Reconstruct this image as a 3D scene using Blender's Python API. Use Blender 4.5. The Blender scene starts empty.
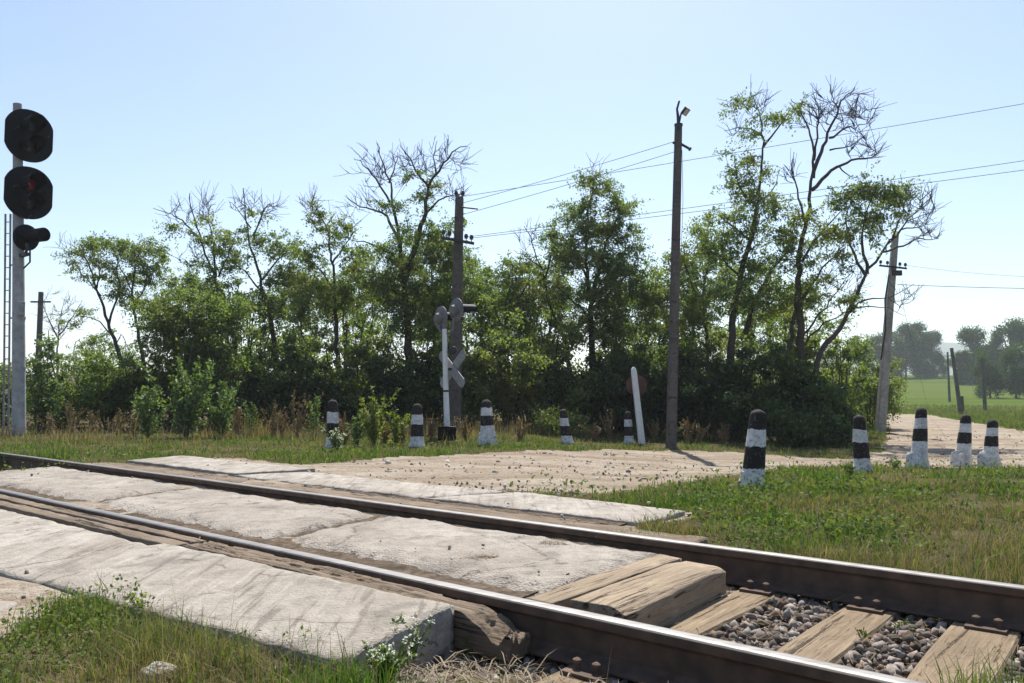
import bpy, math, random
import numpy as np
from mathutils import Vector

random.seed(7)
rng = np.random.default_rng(7)
scene = bpy.context.scene
COL = scene.collection
F = 796.0
CAMZ = 0.85
PITCH = math.radians(3.7)
SP, CP = math.sin(PITCH), math.cos(PITCH)
U = np.array([0.772, -0.636])      # along the rails, to the right and towards the viewer
N = np.array([0.636, 0.772])       # across the rails, away from the viewer

# ------------------------------------------------------------------ numeric helpers
def _h(ix, iy, iz=0, k=0):
    n = (ix.astype(np.int64) * 374761393 + iy.astype(np.int64) * 668265263 + np.int64(k) * 974711
         + (iz.astype(np.int64) if hasattr(iz, 'astype') else np.int64(iz)) * 2147483647 // 7)
    n = (n ^ (n >> 13)) * 1274126177
    n = n ^ (n >> 16)
    return (n & 0xffff) / 65535.0

def vnoise(x, y, k=0):
    x = np.asarray(x, float); y = np.asarray(y, float)
    ix = np.floor(x); iy = np.floor(y)
    fx = x - ix; fy = y - iy
    fx = fx * fx * (3 - 2 * fx); fy = fy * fy * (3 - 2 * fy)
    a = _h(ix, iy, 0, k); b = _h(ix + 1, iy, 0, k); c = _h(ix, iy + 1, 0, k); d = _h(ix + 1, iy + 1, 0, k)
    return (a * (1 - fx) + b * fx) * (1 - fy) + (c * (1 - fx) + d * fx) * fy

def fbm(x, y, k=0, o=4):
    s = 0; a = 0.5; t = 0
    for i in range(o):
        s = s + a * vnoise(np.asarray(x) * 2 ** i, np.asarray(y) * 2 ** i, k + i * 17); t += a; a *= 0.5
    return s / t

def sm(a, b, x):
    t = np.clip((np.asarray(x, float) - a) / (b - a), 0, 1)
    return t * t * (3 - 2 * t)

def st(X, Y):
    return X * U[0] + Y * U[1], X * N[0] + Y * N[1]

def xy(s, t):
    return s * U[0] + t * N[0], s * U[1] + t * N[1]

def inpoly(X, Y, P):
    X = np.asarray(X, float); Y = np.asarray(Y, float)
    r = np.zeros(X.shape, bool)
    n = len(P)
    for i in range(n):
        x0, y0 = P[i]; x1, y1 = P[(i + 1) % n]
        if y0 == y1: continue
        c = ((y0 > Y) != (y1 > Y)) & (X < (x1 - x0) * (Y - y0) / (y1 - y0) + x0)
        r ^= c
    return r

# ------------------------------------------------------------------ lie of the land
BY = [-60, 0, 6, 10, 14, 20, 27, 45, 70, 120, 180, 250, 400, 3000]
BZ = [-.3, -.2, -.12, -.10, -.12, -.13, -.1, -.3, -.45, .3, 2.9, 6.7, 9, 12]

def H(X, Y):
    X = np.asarray(X, float); Y = np.asarray(Y, float)
    z = np.interp(Y, BY, BZ)
    z = z - 0.25 * sm(-1, 4, X) * sm(8, 14, Y)
    z = z + 0.05 * (fbm(X * .35, Y * .35, 3) - .5) * sm(4, 12, Y)
    s, t = st(X, Y)
    c = sm(-10.9, -10.4, s) * (1 - sm(-2.5, -2.1, s))           # the crossing
    zc = -0.09 + .012 * (fbm(X * 2, Y * 2, 5) - .5)
    near = sm(-1.2, -.2, t) * (1 - sm(5.4, 7.5, t))
    z = z * (1 - c * near) + zc * c * near
    bed = sm(1.75, 2.2, t) * (1 - sm(4.25, 4.75, t)) * (1 - c)
    z = z * (1 - bed) + (-0.235) * bed
    fr = (1 - sm(2.2, 2.5, t)) * sm(-2.35, -1.9, s) * sm(-3, 0, t)
    z = z * (1 - fr) + (-.045 - .15 * sm(1.45, 2.3, t)) * fr
    fl = sm(-.8, .2, t) * (1 - sm(1.5, 1.62, t)) * (1 - sm(-2.4, -2.0, s)) * sm(-8, -3.5, s)
    z = z * (1 - fl) + (-.034 - .02 * fbm(X * 4, Y * 4, 19)) * fl
    return z

def ray(px, py):
    dx = (px - 512) / F; dy = (341.5 - py) / F
    return np.array([dx, CP - SP * dy, SP + CP * dy])

def P(px, py, Y):
    """the point seen at a pixel, at depth Y"""
    d = ray(px, py)
    return np.array([0, 0, CAMZ]) + d * (Y / d[1])

def G(px, py, z):
    d = ray(px, py)
    return np.array([0, 0, CAMZ]) + d * ((z - CAMZ) / d[2])

def T(px, py):
    """where the sight line meets the ground"""
    d = ray(px, py); d = d / d[1]
    ys = np.concatenate([np.arange(1, 40, .02), np.arange(40, 600, .5)])
    pz = CAMZ + d[2] * ys
    g = H(d[0] * ys, ys)
    i = int(np.argmax(pz < g))
    y = ys[i]
    return np.array([d[0] * y, y, float(H(d[0] * y, y))])

def Tpoly(pts):
    return [tuple(T(a, b)[:2]) for a, b in pts]

ROAD = Tpoly([(225, 458), (300, 466.5), (335, 463), (400, 458), (480, 454), (600, 450), (672, 450), (740, 453), (800, 457),
              (850, 458.5), (884, 452), (887, 432), (876, 413.5), (930, 415), (1024, 432)]) + [(24, 22), (40, 22), (40, 10), (16, 11.2)] + \
       Tpoly([(1024, 469), (960, 468), (900, 467), (860, 466), (800, 468), (735, 475), (690, 481), (640, 488), (600, 494), (475, 491)]) + \
       [xy(-3.9, 5.2), xy(-10.4, 5.0)]
PATCH = [tuple(G(a, b, -.08)[:2]) for a, b in [(-60, 668), (0, 652), (45, 626), (82, 604), (122, 594), (165, 620), (215, 646), (262, 658), (300, 650), (345, 640), (372, 636)]] + \
        [xy(-2.05, 1.75), xy(-1.9, 2.25), xy(4, 2.3), (4, -3), (-4, -3), (-4, 1.2)]

def masks(X, Y):
    """road, grass"""
    s, t = st(X, Y)
    w = .22 * (fbm(X * 1.7, Y * 1.7, 11) - .5) * np.clip(Y / 5, .3, 3)
    w2 = .22 * (fbm(X * 1.7, Y * 1.7, 31) - .5) * np.clip(Y / 5, .3, 3)
    road = inpoly(X + w, Y + w2, ROAD)
    cross = (s > -10.75 + w) & (s < -2.1) & (t > 1.2) & (t < 5.75 + w)
    cross &= ~((t > 2.66) & (t < 4.15) & (s < -10.3))
    cross &= ~((t > 4.2) & (s > -2.85 + w))
    patch = inpoly(X + w * .4, Y + w2 * .4, PATCH)
    front = (t < 1.5) & (s < -1.9) & (s > -13) & (t > -8) & ~patch
    ballast = (s > -2.3) & (t > 1.75) & (t < 4.38) & (s < 9)
    road = road | cross | front
    return road & ~(patch & (t < 1.85)), ballast

# ------------------------------------------------------------------ object helpers
def tag(o, label=None, cat=None, group=None, kind=None):
    if label: o['label'] = label
    if cat: o['category'] = cat
    if group: o['group'] = group
    if kind: o['kind'] = kind
    return o

def thing(name, base, label, cat, group=None):
    o = bpy.data.objects.new(name, None)
    o.empty_display_size = .2
    o.location = base
    COL.objects.link(o)
    return tag(o, label, cat, group)

def link(name, V, quads, tris, mat, parent=None, base=None, smooth=False, mats=None, fm=None):
    V = np.asarray(V, float).reshape(-1, 3)
    off = np.array(parent.get('_b', (0, 0, 0))) if parent is not None else (np.array(base, float) if base is not None else np.zeros(3))
    me = bpy.data.meshes.new(name)
    q = np.asarray(quads, np.int64).reshape(-1, 4) if quads is not None and len(quads) else np.zeros((0, 4), np.int64)
    t = np.asarray(tris, np.int64).reshape(-1, 3) if tris is not None and len(tris) else np.zeros((0, 3), np.int64)
    me.vertices.add(len(V))
    me.vertices.foreach_set('co', (V - off).astype(np.float32).ravel())
    nl = len(q) * 4 + len(t) * 3
    me.loops.add(nl)
    me.loops.foreach_set('vertex_index', np.concatenate([q.ravel(), t.ravel()]).astype(np.int32))
    me.polygons.add(len(q) + len(t))
    ls = np.concatenate([np.arange(len(q)) * 4, len(q) * 4 + np.arange(len(t)) * 3]).astype(np.int32)
    me.polygons.foreach_set('loop_start', ls)
    if smooth: me.polygons.foreach_set('use_smooth', np.ones(len(ls), bool))
    for m in (mats or [mat]): me.materials.append(m)
    if fm is not None: me.polygons.foreach_set('material_index', np.asarray(fm, np.int32))
    me.update(calc_edges=True)
    me.validate()
    o = bpy.data.objects.new(name, me)
    COL.objects.link(o)
    if parent is not None:
        o.parent = parent
    else:
        o.location = off
    o['_b'] = tuple(float(x) for x in off)
    return o

def root(name, base, label, cat, group=None):
    o = thing(name, tuple(float(x) for x in base), label, cat, group)
    o['_b'] = tuple(float(x) for x in base)
    return o

class MB:
    """collects simple solids into one mesh"""
    def __init__(self): self.v = []; self.f = []; self.n = 0
    def add(self, V, Fc):
        self.v.append(np.asarray(V, float)); self.f += [tuple(i + self.n for i in f) for f in Fc]; self.n += len(V)
    def tube(self, path, rad, k=8, cap=True, ref=None):
        path = np.asarray(path, float); n = len(path)
        rad = np.broadcast_to(np.asarray(rad, float), (n,))
        V = sweep(path, rad, k, ref)
        Fc = [(i * k + j, i * k + (j + 1) % k, (i + 1) * k + (j + 1) % k, (i + 1) * k + j) for i in range(n - 1) for j in range(k)]
        if cap:
            Fc.append(tuple(reversed(range(k)))); Fc.append(tuple((n - 1) * k + j for j in range(k)))
        self.add(V, Fc)
    def box(self, c, ax, ay, az, jit=0):
        c = np.asarray(c, float); ax, ay, az = (np.asarray(a, float) for a in (ax, ay, az))
        V = np.array([c + i * ax + j * ay + k * az for k in (-1, 1) for j in (-1, 1) for i in (-1, 1)])
        if jit: V = V + rng.uniform(-jit, jit, V.shape)
        self.add(V, [(0, 2, 3, 1), (4, 5, 7, 6), (0, 1, 5, 4), (2, 6, 7, 3), (0, 4, 6, 2), (1, 3, 7, 5)])
    def cyl(self, a, b, r0, r1=None, k=14):
        self.tube([a, b], [r0, r0 if r1 is None else r1], k)
    def prism(self, outline, c, ax, ay, az):
        """outline (2D) in ax, ay, from c to c+az"""
        c = np.asarray(c, float); ax, ay, az = (np.asarray(a, float) for a in (ax, ay, az))
        n = len(outline)
        V = [c + p[0] * ax + p[1] * ay for p in outline] + [c + p[0] * ax + p[1] * ay + az for p in outline]
        self.add(V, [tuple(reversed(range(n))), tuple(range(n, 2 * n))] + [(i, (i + 1) % n, n + (i + 1) % n, n + i) for i in range(n)])
    def lathe(self, prof, c, axis, k=16):
        """prof: (r, h) along axis"""
        c = np.asarray(c, float); axis = np.asarray(axis, float); axis = axis / np.linalg.norm(axis)
        self.tube([c + axis * h for r, h in prof], [max(r, .0005) for r, h in prof], k)
    def build(self, name, mat, parent=None, base=None, smooth=False, bevel=0):
        V = np.concatenate(self.v)
        off = np.array(parent['_b']) if parent is not None else (np.array(base, float) if base is not None else np.zeros(3))
        me = bpy.data.meshes.new(name)
        me.from_pydata([tuple(x) for x in (V - off)], [], self.f)
        me.materials.append(mat)
        if smooth: me.polygons.foreach_set('use_smooth', np.ones(len(me.polygons), bool))
        o = bpy.data.objects.new(name, me); COL.objects.link(o)
        if parent is not None: o.parent = parent
        else: o.location = tuple(off)
        o['_b'] = tuple(float(x) for x in off)
        if bevel:
            m = o.modifiers.new('bevel', 'BEVEL'); m.width = bevel; m.segments = 2; m.limit_method = 'ANGLE'; m.angle_limit = .7
        if smooth:
            m = o.modifiers.new('split', 'EDGE_SPLIT'); m.split_angle = .75
        return o

def sweep(path, rad, k, ref=None):
    n = len(path)
    tan = np.empty((n, 3))
    tan[1:-1] = path[2:] - path[:-2] if n > 2 else 0
    tan[0] = path[1] - path[0]; tan[-1] = path[-1] - path[-2]
    tan /= (np.linalg.norm(tan, axis=1, keepdims=True) + 1e-9)
    if ref is None:
        m = np.abs(tan.mean(0)); ref = np.eye(3)[int(np.argmin(m))]
    a = np.cross(tan, ref); a /= (np.linalg.norm(a, axis=1, keepdims=True) + 1e-9)
    b = np.cross(tan, a)
    an = np.arange(k) / k * 2 * np.pi
    return (path[:, None, :] + rad[:, None, None] * (np.cos(an)[None, :, None] * a[:, None, :] + np.sin(an)[None, :, None] * b[:, None, :])).reshape(-1, 3)

class Tubes:
    """many tubes, all quads, quickly"""
    def __init__(self): self.V = []; self.Q = []; self.n = 0
    def add(self, path, rad, k):
        path = np.asarray(path, float); n = len(path); rad = np.asarray(rad, float)
        self.V.append(sweep(path, rad, k))
        i = np.arange(n - 1)[:, None] * k; j = np.arange(k)[None, :]; j1 = (j + 1) % k
        self.Q.append(np.stack([i + j, i + j1, i + k + j1, i + k + j], -1).reshape(-1, 4) + self.n)
        self.n += n * k

# ------------------------------------------------------------------ materials
def new_mat(name):
    m = bpy.data.materials.new(name); m.use_nodes = True
    nt = m.node_tree
    for n in list(nt.nodes): nt.nodes.remove(n)
    return m, nt

class NT:
    def __init__(self, nt): self.nt = nt; self.pos = None
    def n(self, t, **k):
        x = self.nt.nodes.new(t)
        for a, b in k.items(): setattr(x, a, b)
        return x
    def l(self, a, b): self.nt.links.new(a, b)
    def P(self):
        if self.pos is None: self.pos = self.n('ShaderNodeNewGeometry').outputs['Position']
        return self.pos
    def noise(self, scale, detail=4, rough=.55, vec=None, dist=0):
        x = self.n('ShaderNodeTexNoise'); x.inputs['Scale'].default_value = scale; x.inputs['Detail'].default_value = detail
        x.inputs['Roughness'].default_value = rough; x.inputs['Distortion'].default_value = dist
        self.l(vec or self.P(), x.inputs['Vector']); return x.outputs['Fac']
    def voro(self, scale, feature='F1', vec=None):
        x = self.n('ShaderNodeTexVoronoi', feature=feature); x.inputs['Scale'].default_value = scale
        self.l(vec or self.P(), x.inputs['Vector']); return x.outputs['Distance']
    def mapping(self, scale=(1, 1, 1), rot=(0, 0, 0), vec=None):
        x = self.n('ShaderNodeMapping'); x.inputs['Scale'].default_value = scale; x.inputs['Rotation'].default_value = rot
        self.l(vec or self.P(), x.inputs['Vector']); return x.outputs['Vector']
    def ramp(self, fac, stops, interp='LINEAR'):
        x = self.n('ShaderNodeValToRGB'); x.color_ramp.interpolation = interp
        e = x.color_ramp.elements
        while len(e) < len(stops): e.new(.5)
        for el, (p, c) in zip(e, stops):
            el.position = p; el.color = (c, c, c, 1) if not isinstance(c, (tuple, list)) else (*c, 1)
        self.l(fac, x.inputs['Fac']); return x.outputs['Color']
    def mix(self, fac, a, b, mode='MIX'):
        x = self.n('ShaderNodeMix', data_type='RGBA', blend_type=mode)
        for sock, v in ((x.inputs['Factor'], fac), (x.inputs['A'], a), (x.inputs['B'], b)):
            if isinstance(v, (int, float)): sock.default_value = v
            elif isinstance(v, tuple): sock.default_value = (*v, 1)
            else: self.l(v, sock)
        x = [o for o in x.outputs if o.type == 'RGBA'][0]; return x
    def math(self, op, a, b=None):
        x = self.n('ShaderNodeMath', operation=op)
        for i, v in enumerate((a, b)):
            if v is None: continue
            if isinstance(v, (int, float)): x.inputs[i].default_value = v
            else: self.l(v, x.inputs[i])
        return x.outputs[0]
    def bump(self, h, strength=.5, dist=.02, prev=None):
        x = self.n('ShaderNodeBump'); x.inputs['Strength'].default_value = strength; x.inputs['Distance'].default_value = dist
        self.l(h, x.inputs['Height'])
        if prev is not None: self.l(prev, x.inputs['Normal'])
        return x.outputs['Normal']
    def out(self, color, rough=.9, normal=None, metal=0, spec=.3):
        b = self.n('ShaderNodeBsdfPrincipled')
        for nm, v in (('Base Color', color), ('Roughness', rough), ('Metallic', metal), ('Specular IOR Level', spec)):
            if isinstance(v, (int, float)): b.inputs[nm].default_value = v
            elif isinstance(v, tuple): b.inputs[nm].default_value = (*v, 1)
            else: self.l(v, b.inputs[nm])
        if normal is not None: self.l(normal, b.inputs['Normal'])
        o = self.n('ShaderNodeOutputMaterial'); self.l(b.outputs[0], o.inputs['Surface']); return b

def mat_concrete(name, c1, c2, dark, streak=True, grav=0.5):
    m, nt = new_mat(name); k = NT(nt)
    big = k.noise(1.3, 5, .6); mid = k.noise(9, 6, .65); fine = k.noise(90, 3, .6)
    col = k.mix(k.ramp(big, [(.35, 0.0), (.65, 1.0)]), c1, c2)
    col = k.mix(k.ramp(mid, [(.42, 0.0), (.7, .75)]), col, tuple(x * .72 for x in c1))
    v = k.voro(38)
    col = k.mix(k.math('MULTIPLY', k.ramp(v, [(.0, 1.0), (.16, .0)]), k.ramp(mid, [(.45, 0.0), (.6, grav)])), col, dark)
    sp = k.voro(14)
    col = k.mix(k.math('MULTIPLY', k.ramp(sp, [(.03, 1.0), (.1, .0)]), k.ramp(big, [(.5, 0.0), (.6, .9)])), col, dark)
    if streak:
        sv = k.mapping((22, 1.6, 22), (0, 0, -.22))
        s1 = k.noise(1.0, 5, .6, sv)
        col = k.mix(k.ramp(s1, [(.56, 0.0), (.66, .55)]), col, dark)
        col = k.mix(k.ramp(s1, [(.30, .5), (.42, 0.0)]), col, tuple(min(.75, x * 1.25) for x in c2))
    col = k.mix(k.ramp(fine, [(.3, .0), (.75, .28)]), col, tuple(x * .55 for x in c1))
    gr = k.voro(75); gm = k.noise(4.5, 4, .6)
    col = k.mix(k.math('MULTIPLY', k.ramp(gr, [(.10, 1.0), (.32, .0)]), k.ramp(gm, [(.40, 0.0), (.6, .5 if streak else .85)])), col, tuple(x * .45 for x in c1))
    g3 = k.voro(120)
    col = k.mix(k.math('MULTIPLY', k.ramp(g3, [(.1, 1.0), (.25, .0)]), .45 if streak else .6), col, tuple(min(.7, x * 1.4) for x in c2))
    tv = k.mapping((2.3, .22, 1), (0, 0, -.12))
    ty = k.noise(1.0, 5, .6, tv)
    col = k.mix(k.ramp(ty, [(.52, 0.0), (.66, .5)]), col, (.20, .165, .125))
    st_ = k.noise(3.1, 6, .72, None, .4)
    col = k.mix(k.ramp(st_, [(.53, 0.0), (.62, .55)]), col, tuple(x * .5 for x in c1))
    ck = k.n('ShaderNodeTexVoronoi', feature='DISTANCE_TO_EDGE'); ck.inputs['Scale'].default_value = 1.15
    wv = k.n('ShaderNodeVectorMath', operation='ADD'); nz = k.n('ShaderNodeTexNoise'); nz.inputs['Scale'].default_value = 5; nz.inputs['Detail'].default_value = 4
    k.l(k.P(), nz.inputs['Vector']); sc_ = k.n('ShaderNodeVectorMath', operation='SCALE'); sc_.inputs['Scale'].default_value = .22; k.l(nz.outputs['Color'], sc_.inputs[0])
    k.l(k.P(), wv.inputs[0]); k.l(sc_.outputs[0], wv.inputs[1]); k.l(wv.outputs[0], ck.inputs['Vector'])
    crack = k.math('MULTIPLY', k.ramp(ck.outputs['Distance'], [(.004, 1.0), (.014, 0.0)]), k.ramp(gm, [(.48, 0.0), (.56, .5)]))
    col = k.mix(crack, col, tuple(x * .6 for x in dark))
    h = k.mix(.5, mid, fine)
    nrm = k.bump(h, 1.0, .015); nrm = k.bump(gr, .5 if streak else 1.0, .006, nrm)
    nrm = k.bump(v, .35, .008, nrm)
    if streak: nrm = k.bump(k.ramp(s1, [(.55, 1.0), (.66, 0.0)]), .5, .006, nrm)
    k.out(col, .92, nrm, 0, .2)
    return m

def mat_wood(name, c1, c2, dark, ang=0.0, scale=1.0):
    """grain runs along the world direction at angle ang"""
    m, nt = new_mat(name); k = NT(nt)
    r = k.mapping((1, 1, 1), (0, 0, -ang))
    g = k.mapping((2.6 * scale, 46 * scale, 46 * scale), (0, 0, 0), r); g2 = k.mapping((1.1 * scale, 17 * scale, 17 * scale), (0, 0, 0), r)
    n1 = k.noise(1, 6, .65, g, .6); big = k.noise(2.2, 4); fine = k.noise(70, 3)
    col = k.mix(k.ramp(n1, [(.3, 0.0), (.7, 1.0)]), c1, c2)
    col = k.mix(k.ramp(big, [(.4, 0.0), (.7, .6)]), col, tuple(x * .6 for x in c1))
    n2 = k.noise(1, 5, .7, g2, .4)
    col = k.mix(k.ramp(n1, [(.58, 0.0), (.66, .8)]), col, dark)
    col = k.mix(k.ramp(n2, [(.60, 0.0), (.635, .95)]), col, dark)
    col = k.mix(k.ramp(n2, [(.30, .6), (.42, .0)]), col, tuple(min(.6, x * 1.35) for x in c2))
    nrm = k.bump(n1, 1.0, .015); nrm = k.bump(k.ramp(n2, [(.58, 1.0), (.64, 0.0)]), 1.0, .02, nrm); nrm = k.bump(fine, .4, .004, nrm)
    k.out(col, .9, nrm, 0, .2)
    return m

def mat_simple(name, col, var=.25, rough=.7, metal=0, scale=14, bumpd=.004, spec=.3):
    m, nt = new_mat(name); k = NT(nt)
    a = k.noise(scale, 5, .6); b = k.noise(scale * .2, 3)
    c = k.mix(k.ramp(a, [(.35, 0.0), (.7, 1.0)]), tuple(x * (1 - var) for x in col), tuple(min(.9, x * (1 + var)) for x in col))
    c = k.mix(k.ramp(b, [(.45, 0.0), (.7, var * 1.6)]), c, tuple(x * .5 for x in col))
    k.out(c, rough, k.bump(a, .5, bumpd), metal, spec)
    return m

def mat_leaf(name, cols, trans=.45, gloss=.06, tint=None, big=.5, tcol=1.25):
    m, nt = new_mat(name); k = NT(nt)
    geo = k.n('ShaderNodeNewGeometry')
    rnd = geo.outputs['Random Per Island']
    n = len(cols)
    c = k.ramp(rnd, [(i / max(1, n - 1), cc) for i, cc in enumerate(cols)])
    if tint:
        c = k.mix(k.ramp(k.noise(big, 3), [(.48, 0.0), (.68, .75)]), c, tint)
    d = k.n('ShaderNodeBsdfDiffuse'); t = k.n('ShaderNodeBsdfTranslucent'); g = k.n('ShaderNodeBsdfGlossy')
    g.inputs['Roughness'].default_value = .6
    k.l(c, d.inputs['Color'])
    ct = k.mix(1.0, c, (tcol, tcol * 1.12, tcol * .5), 'MULTIPLY'); k.l(ct, t.inputs['Color'])
    g.inputs['Color'].default_value = (.8, .85, .8, 1)
    m1 = k.n('ShaderNodeMixShader'); m1.inputs[0].default_value = trans
    k.l(d.outputs[0], m1.inputs[1]); k.l(t.outputs[0], m1.inputs[2])
    m2 = k.n('ShaderNodeMixShader'); m2.inputs[0].default_value = gloss
    k.l(m1.outputs[0], m2.inputs[1]); k.l(g.outputs[0], m2.inputs[2])
    o = k.n('ShaderNodeOutputMaterial'); k.l(m2.outputs[0], o.inputs['Surface'])
    return m

M = {}
M['slab'] = mat_concrete('crossing_concrete', (.345, .305, .258), (.445, .402, .35), (.10, .082, .064))
M['slab_rough'] = mat_concrete('worn_concrete', (.315, .276, .23), (.42, .376, .322), (.075, .06, .046), False, .95)
M['slab_front'] = mat_concrete('front_slab_concrete', (.315, .278, .232), (.405, .365, .315), (.09, .074, .058))
M['pole_concrete'] = mat_simple('pole_concrete', (.30, .29, .27), .25, .9, 0, 9)
M['pole_grey'] = mat_simple('weathered_pole_concrete', (.105, .092, .083), .3, .9, 0, 8)
M['mast'] = mat_simple('mast_concrete', (.36, .36, .36), .22, .85, 0, 7)
M['black'] = mat_simple('matt_black_paint', (.006, .007, .0075), .4, .6, 0, 20, .001, .15)
M['dark_steel'] = mat_simple('dark_steel', (.05, .05, .05), .3, .5, .4, 20, .001)
M['grey_steel'] = mat_simple('grey_painted_steel', (.30, .30, .29), .25, .6, 0, 12, .001)
M['signal_grey'] = mat_simple('weathered_signal_paint', (.19, .19, .185), .35, .7, 0, 9, .002)
M['white_post'] = mat_simple('chipped_white_paint', (.72, .72, .70), .10, .8, 0, 30, .004)
M['wire'] = mat_simple('wire_metal', (.10, .10, .10), .1, .6, .3, 10, .0005)
M['porcelain'] = mat_simple('dark_porcelain', (.06, .05, .045), .2, .3, 0, 10, .0005)
M['porcelain_white'] = mat_simple('white_porcelain', (.6, .6, .58), .1, .3, 0, 10, .0005)
M['lens'] = mat_simple('dark_lens_glass', (.05, .05, .055), .1, .12, 0, 3, .0002, .8)
M['red_lens'] = mat_simple('red_lens_glass', (.35, .01, .03), .1, .15, 0, 3, .0002, .8)
M['sign_red'] = mat_simple('faded_sign_back', (.09, .04, .032), .2, .7, 0, 8, .001)
M['lampglass'] = mat_simple('lamp_glass', (.5, .46, .36), .1, .3, 0, 5, .0005)
M['tie'] = mat_wood('sleeper_wood', (.20, .145, .092), (.315, .242, .16), (.09, .065, .042), math.atan2(N[1], N[0]))
M['plank'] = mat_wood('crossing_timber', (.26, .195, .13), (.385, .305, .215), (.07, .052, .036), math.atan2(N[1], N[0]))
M['timber'] = mat_wood('old_timber', (.145, .105, .072), (.265, .208, .15), (.026, .02, .015), math.atan2(U[1], U[0]))
M['polewood'] = mat_wood('pole_wood', (.105, .092, .083), (.165, .148, .135), (.04, .035, .032), 0, 1)
M['bark'] = mat_simple('tree_bark', (.075, .06, .048), .35, .95, 0, 16, .02)
M['bark_bare'] = mat_simple('dead_branch_bark', (.12, .10, .085), .3, .95, 0, 16, .01)
M['stone'] = None

# locust foliage, shrubs, grasses
M['leaf'] = mat_leaf('locust_leaves', [(.045, .075, .022), (.075, .112, .03), (.115, .145, .042), (.15, .165, .055)], .5, .04, (.155, .155, .05), .55, 2.1)
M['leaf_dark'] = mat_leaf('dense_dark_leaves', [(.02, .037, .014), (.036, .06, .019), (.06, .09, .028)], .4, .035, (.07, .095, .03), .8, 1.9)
M['leaf_yel'] = mat_leaf('yellowing_leaves', [(.07, .10, .02), (.12, .15, .03), (.17, .18, .04)], .5, .05, None, .5, 1.8)
M['leaf_shrub'] = mat_leaf('bright_shrub_leaves', [(.06, .10, .025), (.10, .15, .04), (.14, .18, .06)], .45, .06, None, .5, 1.6)
M['leaf_far'] = mat_leaf('distant_tree_leaves', [(.035, .068, .018), (.058, .10, .025), (.085, .135, .034)], .35, .005)
M['grass'] = mat_leaf('green_grass_blades', [(.04, .085, .016), (.065, .125, .022), (.095, .155, .03), (.14, .165, .05)], .45, .015, (.15, .145, .055), .9)
M['weed_leaf'] = mat_leaf('low_weed_leaves', [(.045, .085, .02), (.075, .125, .03), (.11, .155, .035), (.18, .185, .05)], .4, .015, (.13, .135, .05), 1.1)
M['dry'] = mat_leaf('dry_grass_stalks', [(.16, .11, .065), (.25, .18, .105), (.34, .26, .16), (.14, .13, .05)], .3, .015)
M['straw'] = mat_leaf('cut_straw', [(.11, .08, .055), (.2, .155, .105), (.33, .27, .19)], .2, .015)
M['petal'] = mat_leaf('white_petals', [(.75, .75, .70), (.8, .8, .76)], .3, .02, None, .5, 1.0)
M['brown_weed'] = mat_leaf('withered_weed_leaves', [(.11, .065, .04), (.18, .11, .065), (.22, .15, .09)], .3, .04)
M['field'] = mat_leaf('field_grass', [(.06, .10, .02), (.09, .135, .03), (.13, .15, .05), (.17, .15, .07)], .4, .01, (.17, .155, .07), .25)

def mat_stone():
    m, nt = new_mat('ballast_stone'); k = NT(nt)
    rnd = k.n('ShaderNodeNewGeometry').outputs['Random Per Island']
    c = k.ramp(rnd, [(0, (.05, .038, .03)), (.3, (.13, .105, .085)), (.55, (.23, .195, .165)), (.8, (.35, .31, .275)), (.9, (.16, .095, .055)), (1, (.20, .14, .09))])
    c = k.mix(k.ramp(k.noise(60, 4), [(.4, 0.0), (.7, .6)]), c, (.09, .07, .055))
    k.out(c, .9, k.bump(k.noise(110, 3), .6, .004), 0, .2); return m
M['stone'] = mat_stone()
def mat_pebble():
    m, nt = new_mat('road_pebble'); k = NT(nt)
    rnd = k.n('ShaderNodeNewGeometry').outputs['Random Per Island']
    k.out(k.ramp(rnd, [(0, (.12, .09, .07)), (.35, (.25, .20, .155)), (.7, (.38, .33, .27)), (1, (.5, .46, .41))]), .9, k.bump(k.noise(110, 3), .6, .004), 0, .2); return m
M['pebble'] = mat_pebble()

def mat_rail():
    m, nt = new_mat('rusty_rail_steel'); k = NT(nt)
    a = k.noise(12, 5); sv = k.mapping((1.5, 30, 30), (0, 0, -math.atan2(U[1], U[0]))); b = k.noise(1, 4, .6, sv)
    c = k.mix(k.ramp(a, [(.35, 0.0), (.7, 1.0)]), (.065, .043, .031), (.125, .08, .055))
    c = k.mix(k.ramp(k.noise(3, 5, .7), [(.6, 0.0), (.72, .6)]), c, (.17, .12, .085))
    x = k.n('ShaderNodeSeparateXYZ'); k.l(k.P(), x.inputs[0])
    wob = k.math('ADD', x.outputs['Z'], k.math('MULTIPLY', k.math('SUBTRACT', b, .5), .008))
    top = k.ramp(wob, [(0, 0.0), (1, 1.0)])
    mr = k.n('ShaderNodeMapRange'); mr.inputs['From Min'].default_value = -.011; mr.inputs['From Max'].default_value = -.004
    k.l(wob, mr.inputs['Value']); top = mr.outputs[0]
    col = k.mix(top, c, k.mix(k.ramp(b, [(.4, 0.0), (.65, 1.0)]), (.20, .195, .19), (.14, .132, .126)))
    rough = k.mix(top, (.8, .8, .8), (.58, .58, .58))
    k.out(col, rough, k.bump(a, .35, .003), top, .3)
    return m
M['rail'] = mat_rail()

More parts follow.
